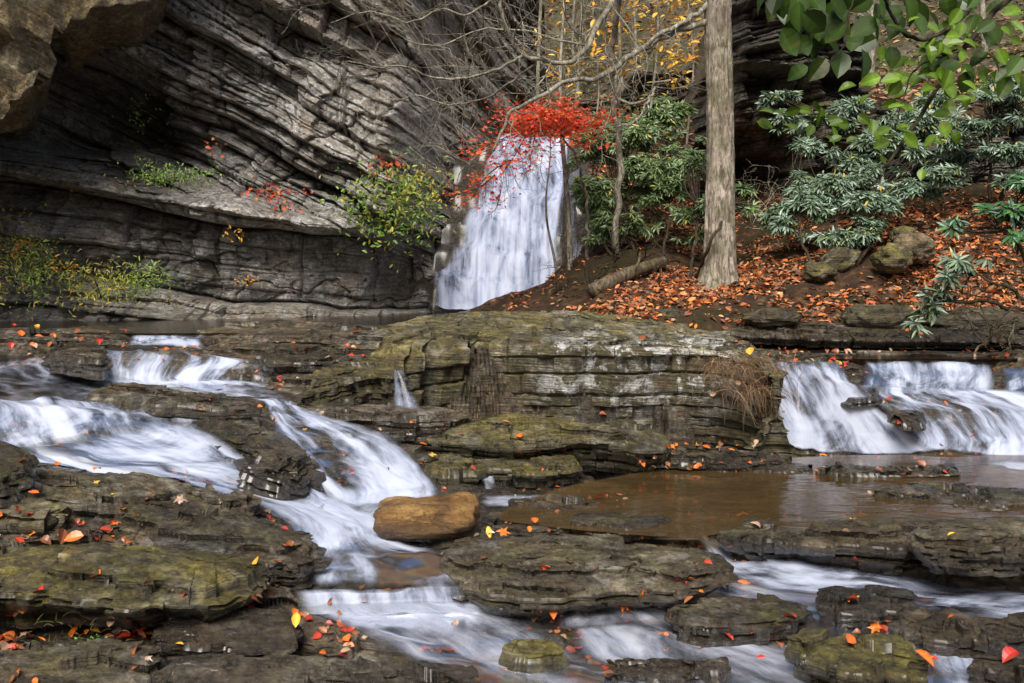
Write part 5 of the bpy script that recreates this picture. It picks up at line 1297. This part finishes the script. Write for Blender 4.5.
def shrubs():
    Rh = rhodo
    G = [(.10,.16,.05), (.14,.20,.07), (.07,.12,.04), (.18,.24,.10), (.12,.19,.09)]
    Rh('dense rhododendron with drooping leaf whorls just right of the waterfall', [(600, 150, 15.2, .55, .45), (640, 165, 15.0, .6, .6), (672, 190, 14.6, .5, .5), (605, 200, 15.0, .5, .5), (650, 130, 15.4, .5, .35), (632, 215, 14.6, .55, .3), (692, 225, 14.2, .35, .25), (596, 232, 14.8, .3, .18), (590, 175, 15.2, .25, .3), (690, 150, 14.9, .3, .3), (620, 125, 15.6, .5, .2), (670, 110, 15.8, .4, .2)], 5, 2700,
       [[PY(640, 275, 14.2), PY(630, 235, 14.6), PY(620, 190, 15.0)], [PY(655, 275, 14.0), PY(665, 240, 14.3), PY(672, 190, 14.6)], [PY(628, 272, 14.3), PY(605, 245, 14.7), PY(600, 205, 15)]], G)
    Rh('low rhododendron sprays crossing in front of the foot of the big trunk', [(735, 195, 13.6, .28, .13), (700, 205, 13.3, .3, .16), (690, 170, 14, .22, .2), (748, 205, 13.5, .12, .08)], 6, 160,
       [[PY(690, 280, 13.2), PY(696, 240, 13.2), PY(700, 205, 13.3)], [PY(696, 279, 13.2), PY(715, 235, 12.6), PY(738, 200, 13.5)]], G)
    BL = [(.12,.185,.125), (.18,.25,.18), (.075,.13,.075), (.25,.33,.25), (.10,.155,.09), (.14,.20,.09)]
    Rh('large blue green rhododendron spreading below the dark outcrop', [(800, 215, 13.2, .42, .3), (835, 195, 13.4, .45, .3), (870, 210, 13.0, .4, .25), (790, 185, 13.6, .3, .22), (845, 230, 12.8, .4, .2), (880, 180, 13.6, .4, .25), (812, 150, 14.2, .3, .15), (850, 160, 14.0, .4, .2), (915, 195, 13.4, .35, .2), (780, 215, 13.5, .25, .2), (900, 150, 14, .4, .2)], 7, 1800,
       [[PY(830, 285, 12.6), PY(835, 245, 12.8), PY(840, 200, 13.3)], [PY(845, 283, 12.6), PY(870, 240, 12.8), PY(880, 190, 13.4)], [PY(822, 284, 12.6), PY(805, 250, 12.9), PY(798, 200, 13.3)]], BL)
    Rh('pale leaved rhododendron higher up under the hanging green branch', [(860, 118, 14.6, .6, .3), (905, 125, 14.4, .5, .3), (800, 122, 14.8, .4, .18), (940, 110, 14.6, .4, .3), (880, 145, 14.0, .4, .2), (780, 100, 15, .3, .15), (950, 160, 13.8, .35, .15)], 8, 1250,
       [[PY(880, 215, 14.2), PY(875, 170, 14.2), PY(865, 125, 14.5)], [PY(890, 213, 14.2), PY(915, 170, 14.2), PY(930, 120, 14.4)]], BL)
    Rh('rhododendron clump at the right edge above the bedded outcrop', [(985, 115, 13.4, .5, .3), (1010, 150, 12.8, .45, .2), (960, 140, 13.4, .35, .18), (1030, 100, 13.0, .4, .3), (985, 85, 13.8, .5, .2), (950, 175, 13, .3, .12), (1015, 180, 12.6, .3, .12)], 9, 1050,
       [[PY(990, 200, 13.0), PY(990, 160, 13.0), PY(985, 115, 13.4)], [PY(1000, 200, 12.8), PY(1020, 160, 12.8), PY(1030, 110, 13.0)]], BL)
    Rh('small rhododendron spray leaning over the right pool with a curved stem', [(935, 290, 9.6, .17, .06), (968, 262, 9.8, .25, .07), (930, 310, 9.5, .16, .08), (915, 328, 9.4, .08, .06), (950, 280, 9.6, .2, .06)], 10, 46,
       [[PY(1050, 318, 9.9), PY(1000, 305, 9.7), PY(960, 300, 9.6), PY(930, 298, 9.5)], [PY(1050, 312, 9.9), PY(1010, 290, 9.8), PY(970, 270, 9.8)]], BL, llen=(.10, .15))
    Rh('deep green rhododendron tuft at the right edge over the leaf slope', [(1005, 212, 8.6, .22, .1), (1024, 190, 8.6, .16, .1), (960, 225, 8.8, .12, .06), (1020, 240, 8.4, .1, .06)], 11, 46,
       [[PY(1050, 300, 8.8), PY(1020, 250, 8.6), PY(1008, 212, 8.6)]], [(.04,.12,.03), (.06,.17,.04), (.03,.09,.03), (.16,.24,.18)], llen=(.10, .15))
shrubs()

def twiggy(label, name, cat, roots, seed, n, length, r, mat, spread=.8, depth=3, droop=0, kids=(2, 3)):
    rng = np.random.default_rng(seed); b = roots[0][0]; rt = empty(name, b); tag(rt, label, cat)
    for q, (p, d) in enumerate(roots):
        m = MBuf()
        for k in range(n):
            twig_tree(m, p, np.array(d) + rng.normal(0, .35, 3), length * rng.uniform(.6, 1.2), r, depth, rng, spread, droop, None, 7, kids, .25)
        m.build('stem', M[mat], rt, b)
    return rt
twiggy('tangle of bare brown stems hanging over the right pool at the edge', 'bare_shrub', 'shrub', [(PY(1000, 330, 9.7), (-.3, -.2, .8)), (PY(1015, 318, 9.7), (-.5, -.3, -.6)), (PY(985, 345, 9.6), (-.4, -.3, .2)), (PY(1040, 300, 9.6), (-.2, -.2, 1))], 51, 3, .5, .012, 'log')
twiggy('thin grey twigs of a leafless bush left of the waterfall head', 'bare_shrub', 'shrub', [(PY(455, 190, 15.0), (-.3, -.3, 1)), (PY(470, 165, 15.0), (-.8, -.3, .5))], 52, 4, .9, .010, 'pale_bark')
twiggy('leafless brushy bush above the weathered pillar of the cliff', 'bare_shrub', 'shrub', [(PY(470, 120, 16.0), (-.5, -.3, .8)), (PY(480, 80, 16.5), (-.6, -.3, .4))], 53, 5, 1.1, .010, 'pale_bark')
twiggy('dark arching roots and dead stems below the rhododendron by the log', 'dead_stems', 'shrub', [(PY(640, 262, 13.9), (.3, -.3, -.1)), (PY(615, 262, 13.9), (-.3, -.2, .2)), (PY(680, 262, 13.4), (-.5, -.3, .1))], 54, 4, .55, .014, 'dark_bark')
twiggy('dead brown stems and roots on the dark mound at the foot of the waterfall', 'dead_stems', 'shrub', [(PY(590, 285, 13.6), (-.8, -.3, .1)), (PY(570, 290, 13.8), (.6, -.3, .1)), (PY(610, 292, 12.9), (-.7, -.2, .05)), (PY(550, 296, 14.0), (.3, -.3, .1))], 56, 5, .5, .010, 'dark_bark')
twiggy('bare arching twigs below the dark outcrop right of the trunk', 'bare_shrub', 'shrub', [(PY(752, 225, 14.2), (.2, -.2, 1)), (PY(765, 230, 14.2), (-.3, -.2, .8))], 55, 3, .7, .008, 'pale_bark')

def hanging_branch():
    # green branch hanging in from the top right, close to the viewer
    rng = np.random.default_rng(33)
    b = PY(1075, -60, 3.3); rt = empty('hanging_branch', b); tag(rt, 'dark twig with broad green leaves hanging in at the top right corner', 'branch')
    m = MBuf()
    A = limb_chain(m, [b, PY(1006, -2, 3.3), PY(965, 50, 3.25), PY(935, 90, 3.2), (PY(905, 135, 3.15)), PY(886, 166, 3.1)], .013, .005, seed=5, ns=8)
    Bc = limb_chain(m, [PY(1000, -60, 3.5), PY(972, 5, 3.35), PY(948, 28, 3.2), PY(922, 42, 3.1), PY(905, 30, 3.0), PY(890, 10, 2.95), PY(880, -5, 2.9)], .010, .005, seed=6, ns=8)
    C = limb_chain(m, [PY(962, 48, 3.2), PY(930, 60, 3.1), PY(912, 74, 3.05), PY(904, 95, 3.05), PY(896, 125, 3.05)], .0035, .0018, seed=7, ns=6)
    E = limb_chain(m, [PY(860, -30, 2.9), PY(850, 10, 2.9), PY(842, 50, 2.9), PY(820, 68, 2.9), PY(806, 80, 2.9)], .0035, .0015, seed=8, ns=6)
    Gc = limb_chain(m, [PY(1060, 40, 3.4), PY(1020, 52, 3.3), PY(980, 58, 3.2)], .004, .002, seed=9, ns=6)
    m.build('twig', M['dark_bark'], rt, b)
    spots = []
    def at(px, py, Y, ang, size, tilt=0): spots.append((px, py, Y, ang, size, tilt))
    # big near leaves, top centre right
    for (px, py, an, sz) in [(790, 2, 200, .105), (812, 8, 170, .13), (835, 0, 190, .13), (850, 20, 230, .115), (872, 12, 150, .125), (886, 26, 110, .10), (826, 22, 185, .105), (842, 52, 195, .11), (862, 48, 175, .115), (890, 46, 172, .085), (808, 66, 240, .085), (826, 58, 215, .10), (905, -6, 160, .12), (800, -14, 190, .13), (780, -12, 200, .10), (852, -20, 180, .13), (878, -14, 170, .12), (770, -8, 220, .09)]:
        at(px, py, 2.95 + rng.uniform(-.1, .15), an, sz)
    # lighter small leaves lower down
    for k in range(80):
        base = A[rng.integers(20, 60)] if rng.random() < .55 else C[rng.integers(10, 60)]
        px = CX + base[0] / base[1] * F + rng.normal(0, 26); py = HY - (base[2] - ZC) / base[1] * F + rng.normal(0, 20)
        at(px, py, base[1] + rng.normal(0, .12), rng.uniform(60, 300), rng.uniform(.045, .078))
    for k in range(34):
        at(rng.uniform(775, 915), rng.uniform(-25, 40), 3.0 + rng.uniform(-.2, .25), rng.uniform(120, 250), rng.uniform(.085, .13))
    for k in range(60):
        at(rng.uniform(925, 1040), rng.uniform(-15, 85), rng.uniform(3.1, 3.5), rng.uniform(100, 260), rng.uniform(.06, .10))
    for k in range(20):
        at(rng.normal(818, 26), rng.normal(116, 9), 3.3 + rng.normal(0, .1), rng.uniform(60, 300), rng.uniform(.05, .075))
    n = len(spots); P = []; D = []; N = []; S = []; Cc = []
    for (px, py, Y, an, sz, tl) in spots:
        P.append(PY(px, py, Y)); t = R(an); D.append((math.sin(t), rng.normal(0, .25), math.cos(t)))
        N.append((rng.normal(0, .35), -.75 + rng.normal(0, .25), .6 + rng.normal(0, .4))); S.append(sz)
        Cc.append((.038, .075, .010) if sz > .08 else (.12, .21, .018))
    Cc = np.array(Cc) * (1 + rng.normal(0, .22, (n, 1)))
    me = leaves_mesh('leaves', 'beech', P, np.array(N), np.array(D), np.array(S) * .82, Cc, M['hanging'], .25, rng, origin=b)
    link('leaves', me, rt)
hanging_branch()

# plants rooted in the cracks of the cliff
def tuft(px, py, Y, w, h, n, cols, label, seed, kind='oval', size=.06, cat='plant', name='cliff_plant', stems=True, depth=.18):
    rng = np.random.default_rng(seed); c = np.array(PY(px, py, Y)); rt = empty(name, c); tag(rt, label, cat)
    w = w / F * Y; h = h / F * Y
    q = rng.normal(0, 1, (n, 3)) * np.array([w * .42, depth, h * .36])
    g = fbm(q[:, 0] * 4 + seed, q[:, 1] * 4, q[:, 2] * 4, 2, seed); P = (c + q)[g > -.35]; k = len(P)
    if stems:
        m = MBuf()
        for j in range(7):
            i = rng.integers(0, k); m.add(*tube(smooth_path([c + (0, .1, -h * .4), (c + P[i]) / 2 + (0, -.03, .02), P[i]], 7), np.linspace(.006, .003, 7), 4, cap=False)[:2])
        m.build('stems', M['dark_bark'], rt, c)
    me = leaves_mesh('foliage', kind, P, rng.normal(0, .4, (k, 3)) + (0, -.7, .7), rng.normal(0, 1, (k, 3)) * (1, .5, 1), rng.uniform(.6, 1.3, k) * size, pick(cols, k, rng), M['foliage'], .15, rng, origin=c)
    link('foliage', me, rt); return rt
def undergrowth():
    # thin bushes scattered over the far hillside
    rng = np.random.default_rng(91)
    OL = [(.14,.16,.05), (.20,.20,.07), (.10,.13,.04), (.26,.22,.08)]
    spots = [(495, 60, 25), (535, 40, 29), (560, 110, 23), (590, 70, 26), (625, 40, 30), (650, 110, 21.5), (688, 95, 23), (610, 120, 21), (520, 125, 22), (585, 20, 34), (655, 15, 34), (850, 60, 25), (900, 80, 22), (940, 20, 30), (985, 60, 25), (880, 15, 33)]
    for i, (px, py, Y) in enumerate(spots):
        tuft(px, py, Y, 46, 34, 330, OL, 'thin olive bush on the brown hillside behind', 200 + i, 'oval', .085, 'shrub', 'hillside_bush', True, .5)['group'] = 'thin bushes on the hillside'
def cliff_plants():
    GR = [(.10,.20,.03), (.16,.26,.04), (.07,.14,.025), (.24,.30,.05)]; YG = [(.26,.26,.04), (.36,.32,.04), (.16,.19,.03), (.42,.30,.04)]
    RD = [(.7,.10,.03), (.8,.16,.05), (.55,.07,.04), (.75,.28,.06)]; OY = [(.65,.33,.04), (.6,.25,.03), (.5,.3,.05)]
    T = tuft
    T(12, 262, 12.3, 48, 60, 900, YG, 'yellow green ferns at the foot of the cliff by the left edge', 1, 'lance')
    T(40, 268, 12.3, 36, 40, 520, GR, 'bright green ferns right of the yellow ones at the cliff foot', 2, 'lance')
    T(98, 286, 12.4, 50, 30, 700, YG, 'mound of yellowing ferns midway along the cliff foot', 3, 'lance')
    T(142, 280, 12.6, 36, 24, 400, GR, 'green fern clump right of the yellowing mound', 4, 'lance')
    T(64, 266, 12.5, 14, 12, 50, OY, 'small orange weed above the fern clumps', 5)
    T(22, 250, 12.4, 12, 14, 50, OY, 'orange leaves in the ferns at the left edge', 19)
    T(172, 176, 13.2, 50, 13, 560, GR, 'streak of bright green plants on the ledge in the middle of the cliff', 6, size=.045)
    T(148, 164, 13.6, 16, 14, 90, GR, 'green moss tuft at the left end of the streak on the cliff', 7, size=.04)
    T(272, 192, 14.2, 34, 12, 70, RD, 'scarlet vine on the cliff face left of the pillar', 8, 'maple', .07)
    T(280, 208, 14.2, 18, 12, 34, RD, 'few red leaves hanging just under the scarlet vine', 9, 'maple', .07)
    T(215, 146, 14.0, 12, 16, 16, RD, 'two spots of crimson leaves high on the tilted beds', 10, 'maple', .06, stems=False)
    T(237, 236, 13.9, 13, 13, 50, OY, 'round orange tuft low on the grey cliff', 11, size=.05)
    T(246, 279, 14.0, 14, 10, 36, OY, 'orange tuft just above the base of the cliff', 12, size=.05)
    T(78, 186, 13.2, 16, 9, 36, OY, 'dull orange tuft on the dark wet cliff beneath the hollow', 13, size=.05)
    T(392, 205, 14.6, 58, 56, 1400, GR + GR[:3] + YG[:2], 'lush green bush growing on the ledge left of the waterfall', 14, size=.075, cat='shrub', name='cliff_bush', depth=.28)
    T(415, 188, 14.8, 40, 36, 260, YG, 'yellowing bush above the green bush beside the waterfall', 15, size=.07, cat='shrub', name='cliff_bush')
    T(382, 165, 14.5, 24, 16, 36, RD, 'red leaved sprig above the green bush on the cliff corner', 16, 'maple', .08)
    T(167, 302, 13.4, 18, 8, 40, YG, 'little yellow green tuft at the waterline of the cliff', 17, size=.04)
    T(140, 110, 13.9, 20, 40, 120, [(.10,.13,.02), (.14,.16,.03)], 'olive moss hanging beside the dark hollow', 18, size=.04, stems=False)
cliff_plants()
undergrowth()

# clump of dry grass on the end of the big ledge, small tufts on other rocks
def grass(px, py, Y, w, n, length, cols, label, seed, droop=1.0, up=.3, name='grass_clump'):
    rng = np.random.default_rng(seed); c = np.array(PY(px, py, Y)); w = w / F * Y
    V = []; Q = []; C = []; k = 0
    for i in range(n):
        p = c + np.array([rng.normal(0, w * .4), rng.normal(0, w * .15), rng.normal(0, w * .12)]); d = np.array([rng.normal(0, .7), -abs(rng.normal(.3, .4)), rng.normal(up, .4)]); L = length * rng.uniform(.5, 1.2)
        s = rng.normal(0, 1, 3); s /= np.linalg.norm(s); wd = .0028; cc = np.array(cols[rng.integers(len(cols))]) * rng.uniform(.6, 1.4)
        for t in range(6):
            f = t / 5; q = p + d * L * f + np.array([0, 0, -1]) * droop * L * f * f
            V += [q - s * wd * (1 - f * .8), q + s * wd * (1 - f * .8)]; C += [cc, cc]
            if t < 5: a = k + 2 * t; Q.append((a, a + 1, a + 3, a + 2))
        k += 12
    me = mesh_np(name, np.array(V), np.array(Q), M['dry'], dict(col=np.array(C)), False, origin=c)
    return tag(link(name, me, loc=c), label, 'grass')
DRY = [(.26,.16,.09), (.20,.11,.06), (.40,.28,.18), (.12,.07,.04)]
grass(738, 366, 8.15, 58, 650, .15, DRY, 'shaggy clump of dry reddish grass draped over the right end of the huge ledge', 1)
grass(754, 388, 8.1, 34, 260, .16, DRY, 'dry grass hanging down the right end of the huge ledge', 2, 1.3, 0)
grass(650, 438, 8.0, 22, 90, .12, DRY, 'small dry tuft on the mossy ledge below the lichen face', 3, .6, .5)
grass(455, 444, 7.7, 60, 160, .07, [(.16,.13,.04), (.22,.14,.06)], 'fringe of fine roots along the lip of the long mossy ledge', 4, 1.6, 0)['kind'] = 'stuff'
grass(70, 622, 4.35, 90, 70, .07, [(.2,.15,.06), (.12,.16,.04)], 'sparse dry blades under the thick mossy ledge at left', 5, .5, .6)
tuft(97, 643, 4.25, 24, 10, 60, [(.08,.22,.03), (.12,.28,.05)], 'tiny bright green seedlings below the thick mossy ledge', 61, 'oval', .014, 'plant', 'seedlings', False, .03)
# ------------------------------------------------------------------ single fallen leaves on the rocks
def fallen_leaves():
    bpy.context.view_layer.update()
    dg = bpy.context.evaluated_depsgraph_get()
    rng = np.random.default_rng(5)
    kinds = {
        'orange': [(.80,.22,.03), (.72,.15,.025)], 'red': [(.60,.05,.025), (.45,.03,.02)],
        'rust': [(.36,.12,.045), (.26,.08,.035)], 'yellow': [(.85,.50,.06), (.75,.38,.05)], 'pale': [(.62,.42,.30), (.50,.30,.20)]}
    meshes = {}
    for c, cols in kinds.items():
        for j in range(4):
            kd = ('maple', 'beech', 'oval', 'beech')[j] if c in ('red', 'orange') else ('oval', 'beech', 'maple', 'beech')[j]
            r2 = np.random.default_rng(hash(c) % 1 + j * 7 + len(c) * 31)
            meshes[c, j] = leaves_mesh('fallen_leaf', kd, [(0, -.45, .0)], [(0, 0, 1)], [(0, 1, 0)], 1.0, [cols[j % 2]], M['leaf'], .55, r2)
    groups = {}
    count = [0]
    def put(px, py, size, c, j=None, spin=None):
        if count[0] >= 300: return
        org = Vector((0, 0, ZC)); d = Vector(((px - CX) / F, 1, -(py - HY) / F)).normalized()
        for up in range(8):
            d = Vector(((px - CX) / F, 1, -(py - up * 1.5 - HY) / F)).normalized()
            ok, loc, nor, _, ob, _ = scene.ray_cast(dg, org, d)
            if ok and nor.z > .5: break
        if not ok or loc.y > 11.5 or nor.z < .3 or 'tan boulder sitting' in ob.get('label', ''): return
        if ob.name.split('.')[0] in ('cascade', 'stream', 'waterfall') and rng.random() < .8: return
        size = min(size, .08) * 1.15; count[0] += 1
        j = rng.integers(4) if j is None else j
        o = bpy.data.objects.new('fallen_leaf', meshes[c, int(j)]); COL.objects.link(o)
        o.location = loc + nor * .02 + Vector((0, -.01, .015))
        nn = (nor * .8 + Vector((0, -.42, .45)) + Vector(rng.normal(0, .12, 3))).normalized()
        q = nn.to_track_quat('Z', 'Y'); 
        from mathutils import Quaternion
        o.rotation_mode = 'QUATERNION'; o.rotation_quaternion = q @ Quaternion((0, 0, 1), float(rng.uniform(0, 6.28)) if spin is None else spin)
        o.scale = (size,) * 3
        host = ob.get('label', '') if ob else ''
        host = ' '.join(host.split()[:7]) if host else 'bare bedrock of the creek'
        cname = {'rust': 'rusty brown', 'pale': 'pale tan'}.get(c, c)
        where = ('the ' + ob['label']) if host != 'bare bedrock of the creek' and ob.get('label') else 'the bare creek bedrock among the runs of water'
        lab = f'{cname} leaf on {where}'.split()
        lab = ' '.join(lab[:16])
        for tail in (' on', ' of', ' the', ' with', ' in', ' and', ' a', ' at', ' its', ' by', ' to', ' between', ' below', ' above', ' beneath', ' small', ' left', ' under', ' two', ' tan', ' short'):
            for _ in range(2):
                if lab.endswith(tail): lab = lab[:-len(tail)]
        tag(o, lab, 'leaf', 'single fallen leaves on the creek rocks: ' + lab[:0] + cname)
        o['group'] = 'fallen leaves on the creek rocks'
        return o
    # leaves that can be picked out in the photograph
    for px, py, s, c in [(42, 661, .11, 'red'), (90, 672, .09, 'red'), (157, 645, .10, 'red'), (240, 631, .08, 'orange'), (155, 660, .04, 'rust'), (296, 634, .10, 'yellow'), (85, 668, .06, 'pale'),
                         (62, 541, .08, 'rust'), (75, 543, .08, 'orange'), (145, 558, .07, 'orange'), (106, 525, .05, 'red'), (92, 484, .08, 'orange'), (128, 485, .08, 'orange'), (108, 483, .06, 'rust'),
                         (180, 504, .07, 'pale'), (205, 505, .09, 'orange'), (230, 507, .08, 'orange'), (190, 486, .08, 'rust'), (175, 482, .06, 'orange'), (37, 488, .06, 'red'), (296, 568, .07, 'rust'), (284, 554, .05, 'orange'),
                         (218, 602, .05, 'orange'), (265, 620, .05, 'rust'), (130, 553, .05, 'orange'), (200, 574, .04, 'orange'), (155, 528, .05, 'pale'), (176, 527, .05, 'orange'), (25, 468, .05, 'orange'), (42, 491, .07, 'red'),
                         (455, 561, .06, 'orange'), (466, 565, .07, 'orange'), (503, 547, .08, 'orange'), (497, 540, .07, 'orange'), (490, 534, .07, 'yellow'), (530, 535, .06, 'orange'), (535, 524, .06, 'orange'), (548, 554, .06, 'orange'), (520, 558, .05, 'pale'),
                         (545, 581, .07, 'orange'), (562, 585, .06, 'red'), (565, 566, .07, 'red'), (605, 520, .06, 'orange'), (600, 510, .09, 'red'), (584, 546, .05, 'orange'), (450, 572, .04, 'orange'), (624, 610, .06, 'orange'), (538, 612, .06, 'rust'),
                         (743, 587, .11, 'orange'), (700, 606, .07, 'orange'), (690, 608, .06, 'rust'), (790, 620, .07, 'red'), (736, 623, .08, 'pale'), (852, 608, .08, 'orange'), (856, 602, .05, 'yellow'), (872, 600, .06, 'red'), (918, 615, .10, 'orange'), (884, 622, .08, 'orange'), (928, 630, .06, 'orange'),
                         (844, 646, .08, 'pale'), (865, 648, .08, 'red'), (875, 642, .08, 'orange'), (850, 650, .06, 'orange'), (898, 657, .09, 'orange'), (922, 664, .09, 'orange'), (930, 672, .08, 'red'), (985, 632, .07, 'orange'), (997, 650, .06, 'pale'), (1010, 660, .09, 'red'), (1018, 655, .07, 'orange'), (1000, 664, .06, 'rust'),
                         (825, 492, .05, 'rust'), (932, 493, .07, 'red'), (790, 480, .06, 'yellow'), (772, 482, .06, 'orange'), (860, 520, .06, 'orange'), (900, 516, .05, 'orange'), (918, 516, .06, 'rust'), (938, 540, .05, 'orange'), (952, 538, .05, 'yellow'), (800, 524, .04, 'orange'), (785, 524, .05, 'orange'),
                         (824, 459, .07, 'orange'), (870, 466, .06, 'rust'), (975, 476, .07, 'orange'), (920, 474, .06, 'rust'), (945, 475, .06, 'red'), (215, 415, .08, 'orange'), (228, 412, .07, 'red'), (152, 408, .10, 'pale'), (200, 411, .05, 'rust'),
                         (42, 413, .05, 'orange'), (60, 450, .06, 'orange'), (355, 337, .09, 'orange'), (163, 318, .10, 'pale'), (22, 338, .09, 'orange'), (403, 440, .08, 'rust'), (252, 444, .06, 'red'), (505, 424, .06, 'orange'), (138, 450, .06, 'orange'), (617, 323, .10, 'orange'), (370, 370, .06, 'orange')]:
        put(px + rng.uniform(-1, 1), py + 1, s, c, 0 if c == 'yellow' else None)
    # clusters of smaller ones
    def cluster(x0, x1, y0, y1, n, s0, s1, cols='orange orange red rust rust pale yellow'):
        cols = cols.split(); s0 *= .85; s1 *= .85
        for _ in range(n): put(rng.uniform(x0, x1), rng.uniform(y0, y1), rng.uniform(s0, s1), cols[rng.integers(len(cols))])
    cluster(690, 760, 448, 464, 16, .05, .09); cluster(640, 700, 452, 462, 10, .04, .08); cluster(520, 580, 458, 472, 8, .05, .08)
    cluster(870, 970, 462, 474, 18, .05, .08); cluster(740, 830, 470, 486, 10, .04, .07); cluster(270, 400, 345, 372, 12, .05, .08)
    cluster(640, 770, 330, 362, 34, .05, .10); cluster(780, 860, 345, 372, 22, .05, .09); cluster(0, 120, 330, 350, 14, .05, .10)
    cluster(210, 400, 316, 345, 16, .05, .09); cluster(30, 240, 475, 520, 26, .03, .07); cluster(0, 300, 540, 683, 26, .03, .06)
    cluster(440, 720, 515, 590, 22, .025, .05); cluster(660, 1024, 590, 683, 34, .03, .07); cluster(180, 300, 402, 450, 10, .04, .07)
    cluster(300, 470, 400, 445, 10, .04, .07); cluster(850, 900, 365, 410, 8, .04, .07)
    cluster(0, 300, 470, 683, 50, .04, .075); cluster(640, 1024, 600, 683, 30, .05, .08); cluster(300, 760, 405, 470, 26, .05, .08); cluster(730, 1024, 515, 545, 14, .04, .07)
    # the rest, small scraps past counting
    cols = {'o': (.70,.17,.03), 'r': (.48,.05,.025), 'b': (.28,.10,.04), 'p': (.50,.33,.2), 'd': (.15,.07,.035)}; keys = list(cols)
    P, N, D, S, C = [], [], [], [], []
    for _ in range(8000):
        px, py = rng.uniform(-10, 1034), 330 + 353 * rng.random() ** .9
        if fbm(np.array([px * .02]), np.array([py * .045]), 0, 3, 88)[0] < -.03: continue
        d = Vector(((px - CX) / F, 1, -(py - HY) / F)).normalized()
        ok, loc, nor, _, ob, _ = scene.ray_cast(dg, Vector((0, 0, ZC)), d)
        if not ok or nor.z < .45 or loc.y > 11.3 or 'tan boulder sitting' in ob.get('label', ''): continue
        P.append(loc + nor * .012); N.append(nor + Vector((rng.normal(0, .25), -.35, 0))); dd = rng.normal(0, 1, 3); dd[2] *= .2; D.append(dd)
        S.append(rng.uniform(.03, .062)); C.append(np.array(cols[keys[rng.integers(5)]]) * rng.uniform(.6, 1.2))
    me = leaves_mesh('leaf_scraps', 'beech', P, np.array(N), np.array(D), np.array(S), C, M['leaf'], .6, rng)
    tag(link('leaf_scraps', me), 'small scraps of red and brown leaves strewn over the creek rocks', 'leaf scraps', kind='stuff')
fallen_leaves()
build_water()
# ------------------------------------------------------------------ camera, light, world
def setup_view():
    cd = bpy.data.cameras.new('camera'); co = bpy.data.objects.new('camera', cd); COL.objects.link(co)
    co.location = (0, 0, ZC); co.rotation_euler = (R(90), 0, 0)
    cd.sensor_width = 36; cd.lens = F / 1024 * 36; cd.shift_y = -(341.5 - HY) / 1024
    cd.clip_start = .05; cd.clip_end = 400
    scene.camera = co
    w = bpy.data.worlds.new('World'); scene.world = w; w.use_nodes = True
    nt = w.node_tree; bg = nt.nodes['Background']
    sky = nt.nodes.new('ShaderNodeTexSky'); sky.sky_type = 'NISHITA'; sky.sun_disc = False
    el, az = 46, 190
    sky.sun_elevation = R(el); sky.sun_rotation = R(az); sky.air_density = 1.0; sky.dust_density = 4.0; sky.ozone_density = 1.0
    nt.links.new(sky.outputs[0], bg.inputs[0]); bg.inputs[1].default_value = .105
    ld = bpy.data.lights.new('sun', 'SUN'); lo = bpy.data.objects.new('sun', ld); COL.objects.link(lo)
    ld.energy = 4.9; ld.angle = R(30); ld.color = (1, .96, .90)
    a = R(az); d = Vector((math.sin(a) * math.cos(R(el)), math.cos(a) * math.cos(R(el)), math.sin(R(el))))
    lo.rotation_euler = d.to_track_quat('Z', 'Y').to_euler()
    scene.view_settings.view_transform = 'Standard'; scene.view_settings.look = 'None'
    scene.view_settings.exposure = 0
    scene.cycles.max_bounces = 6; scene.cycles.transparent_max_bounces = 24
    scene.cycles.use_denoising = True
setup_view()
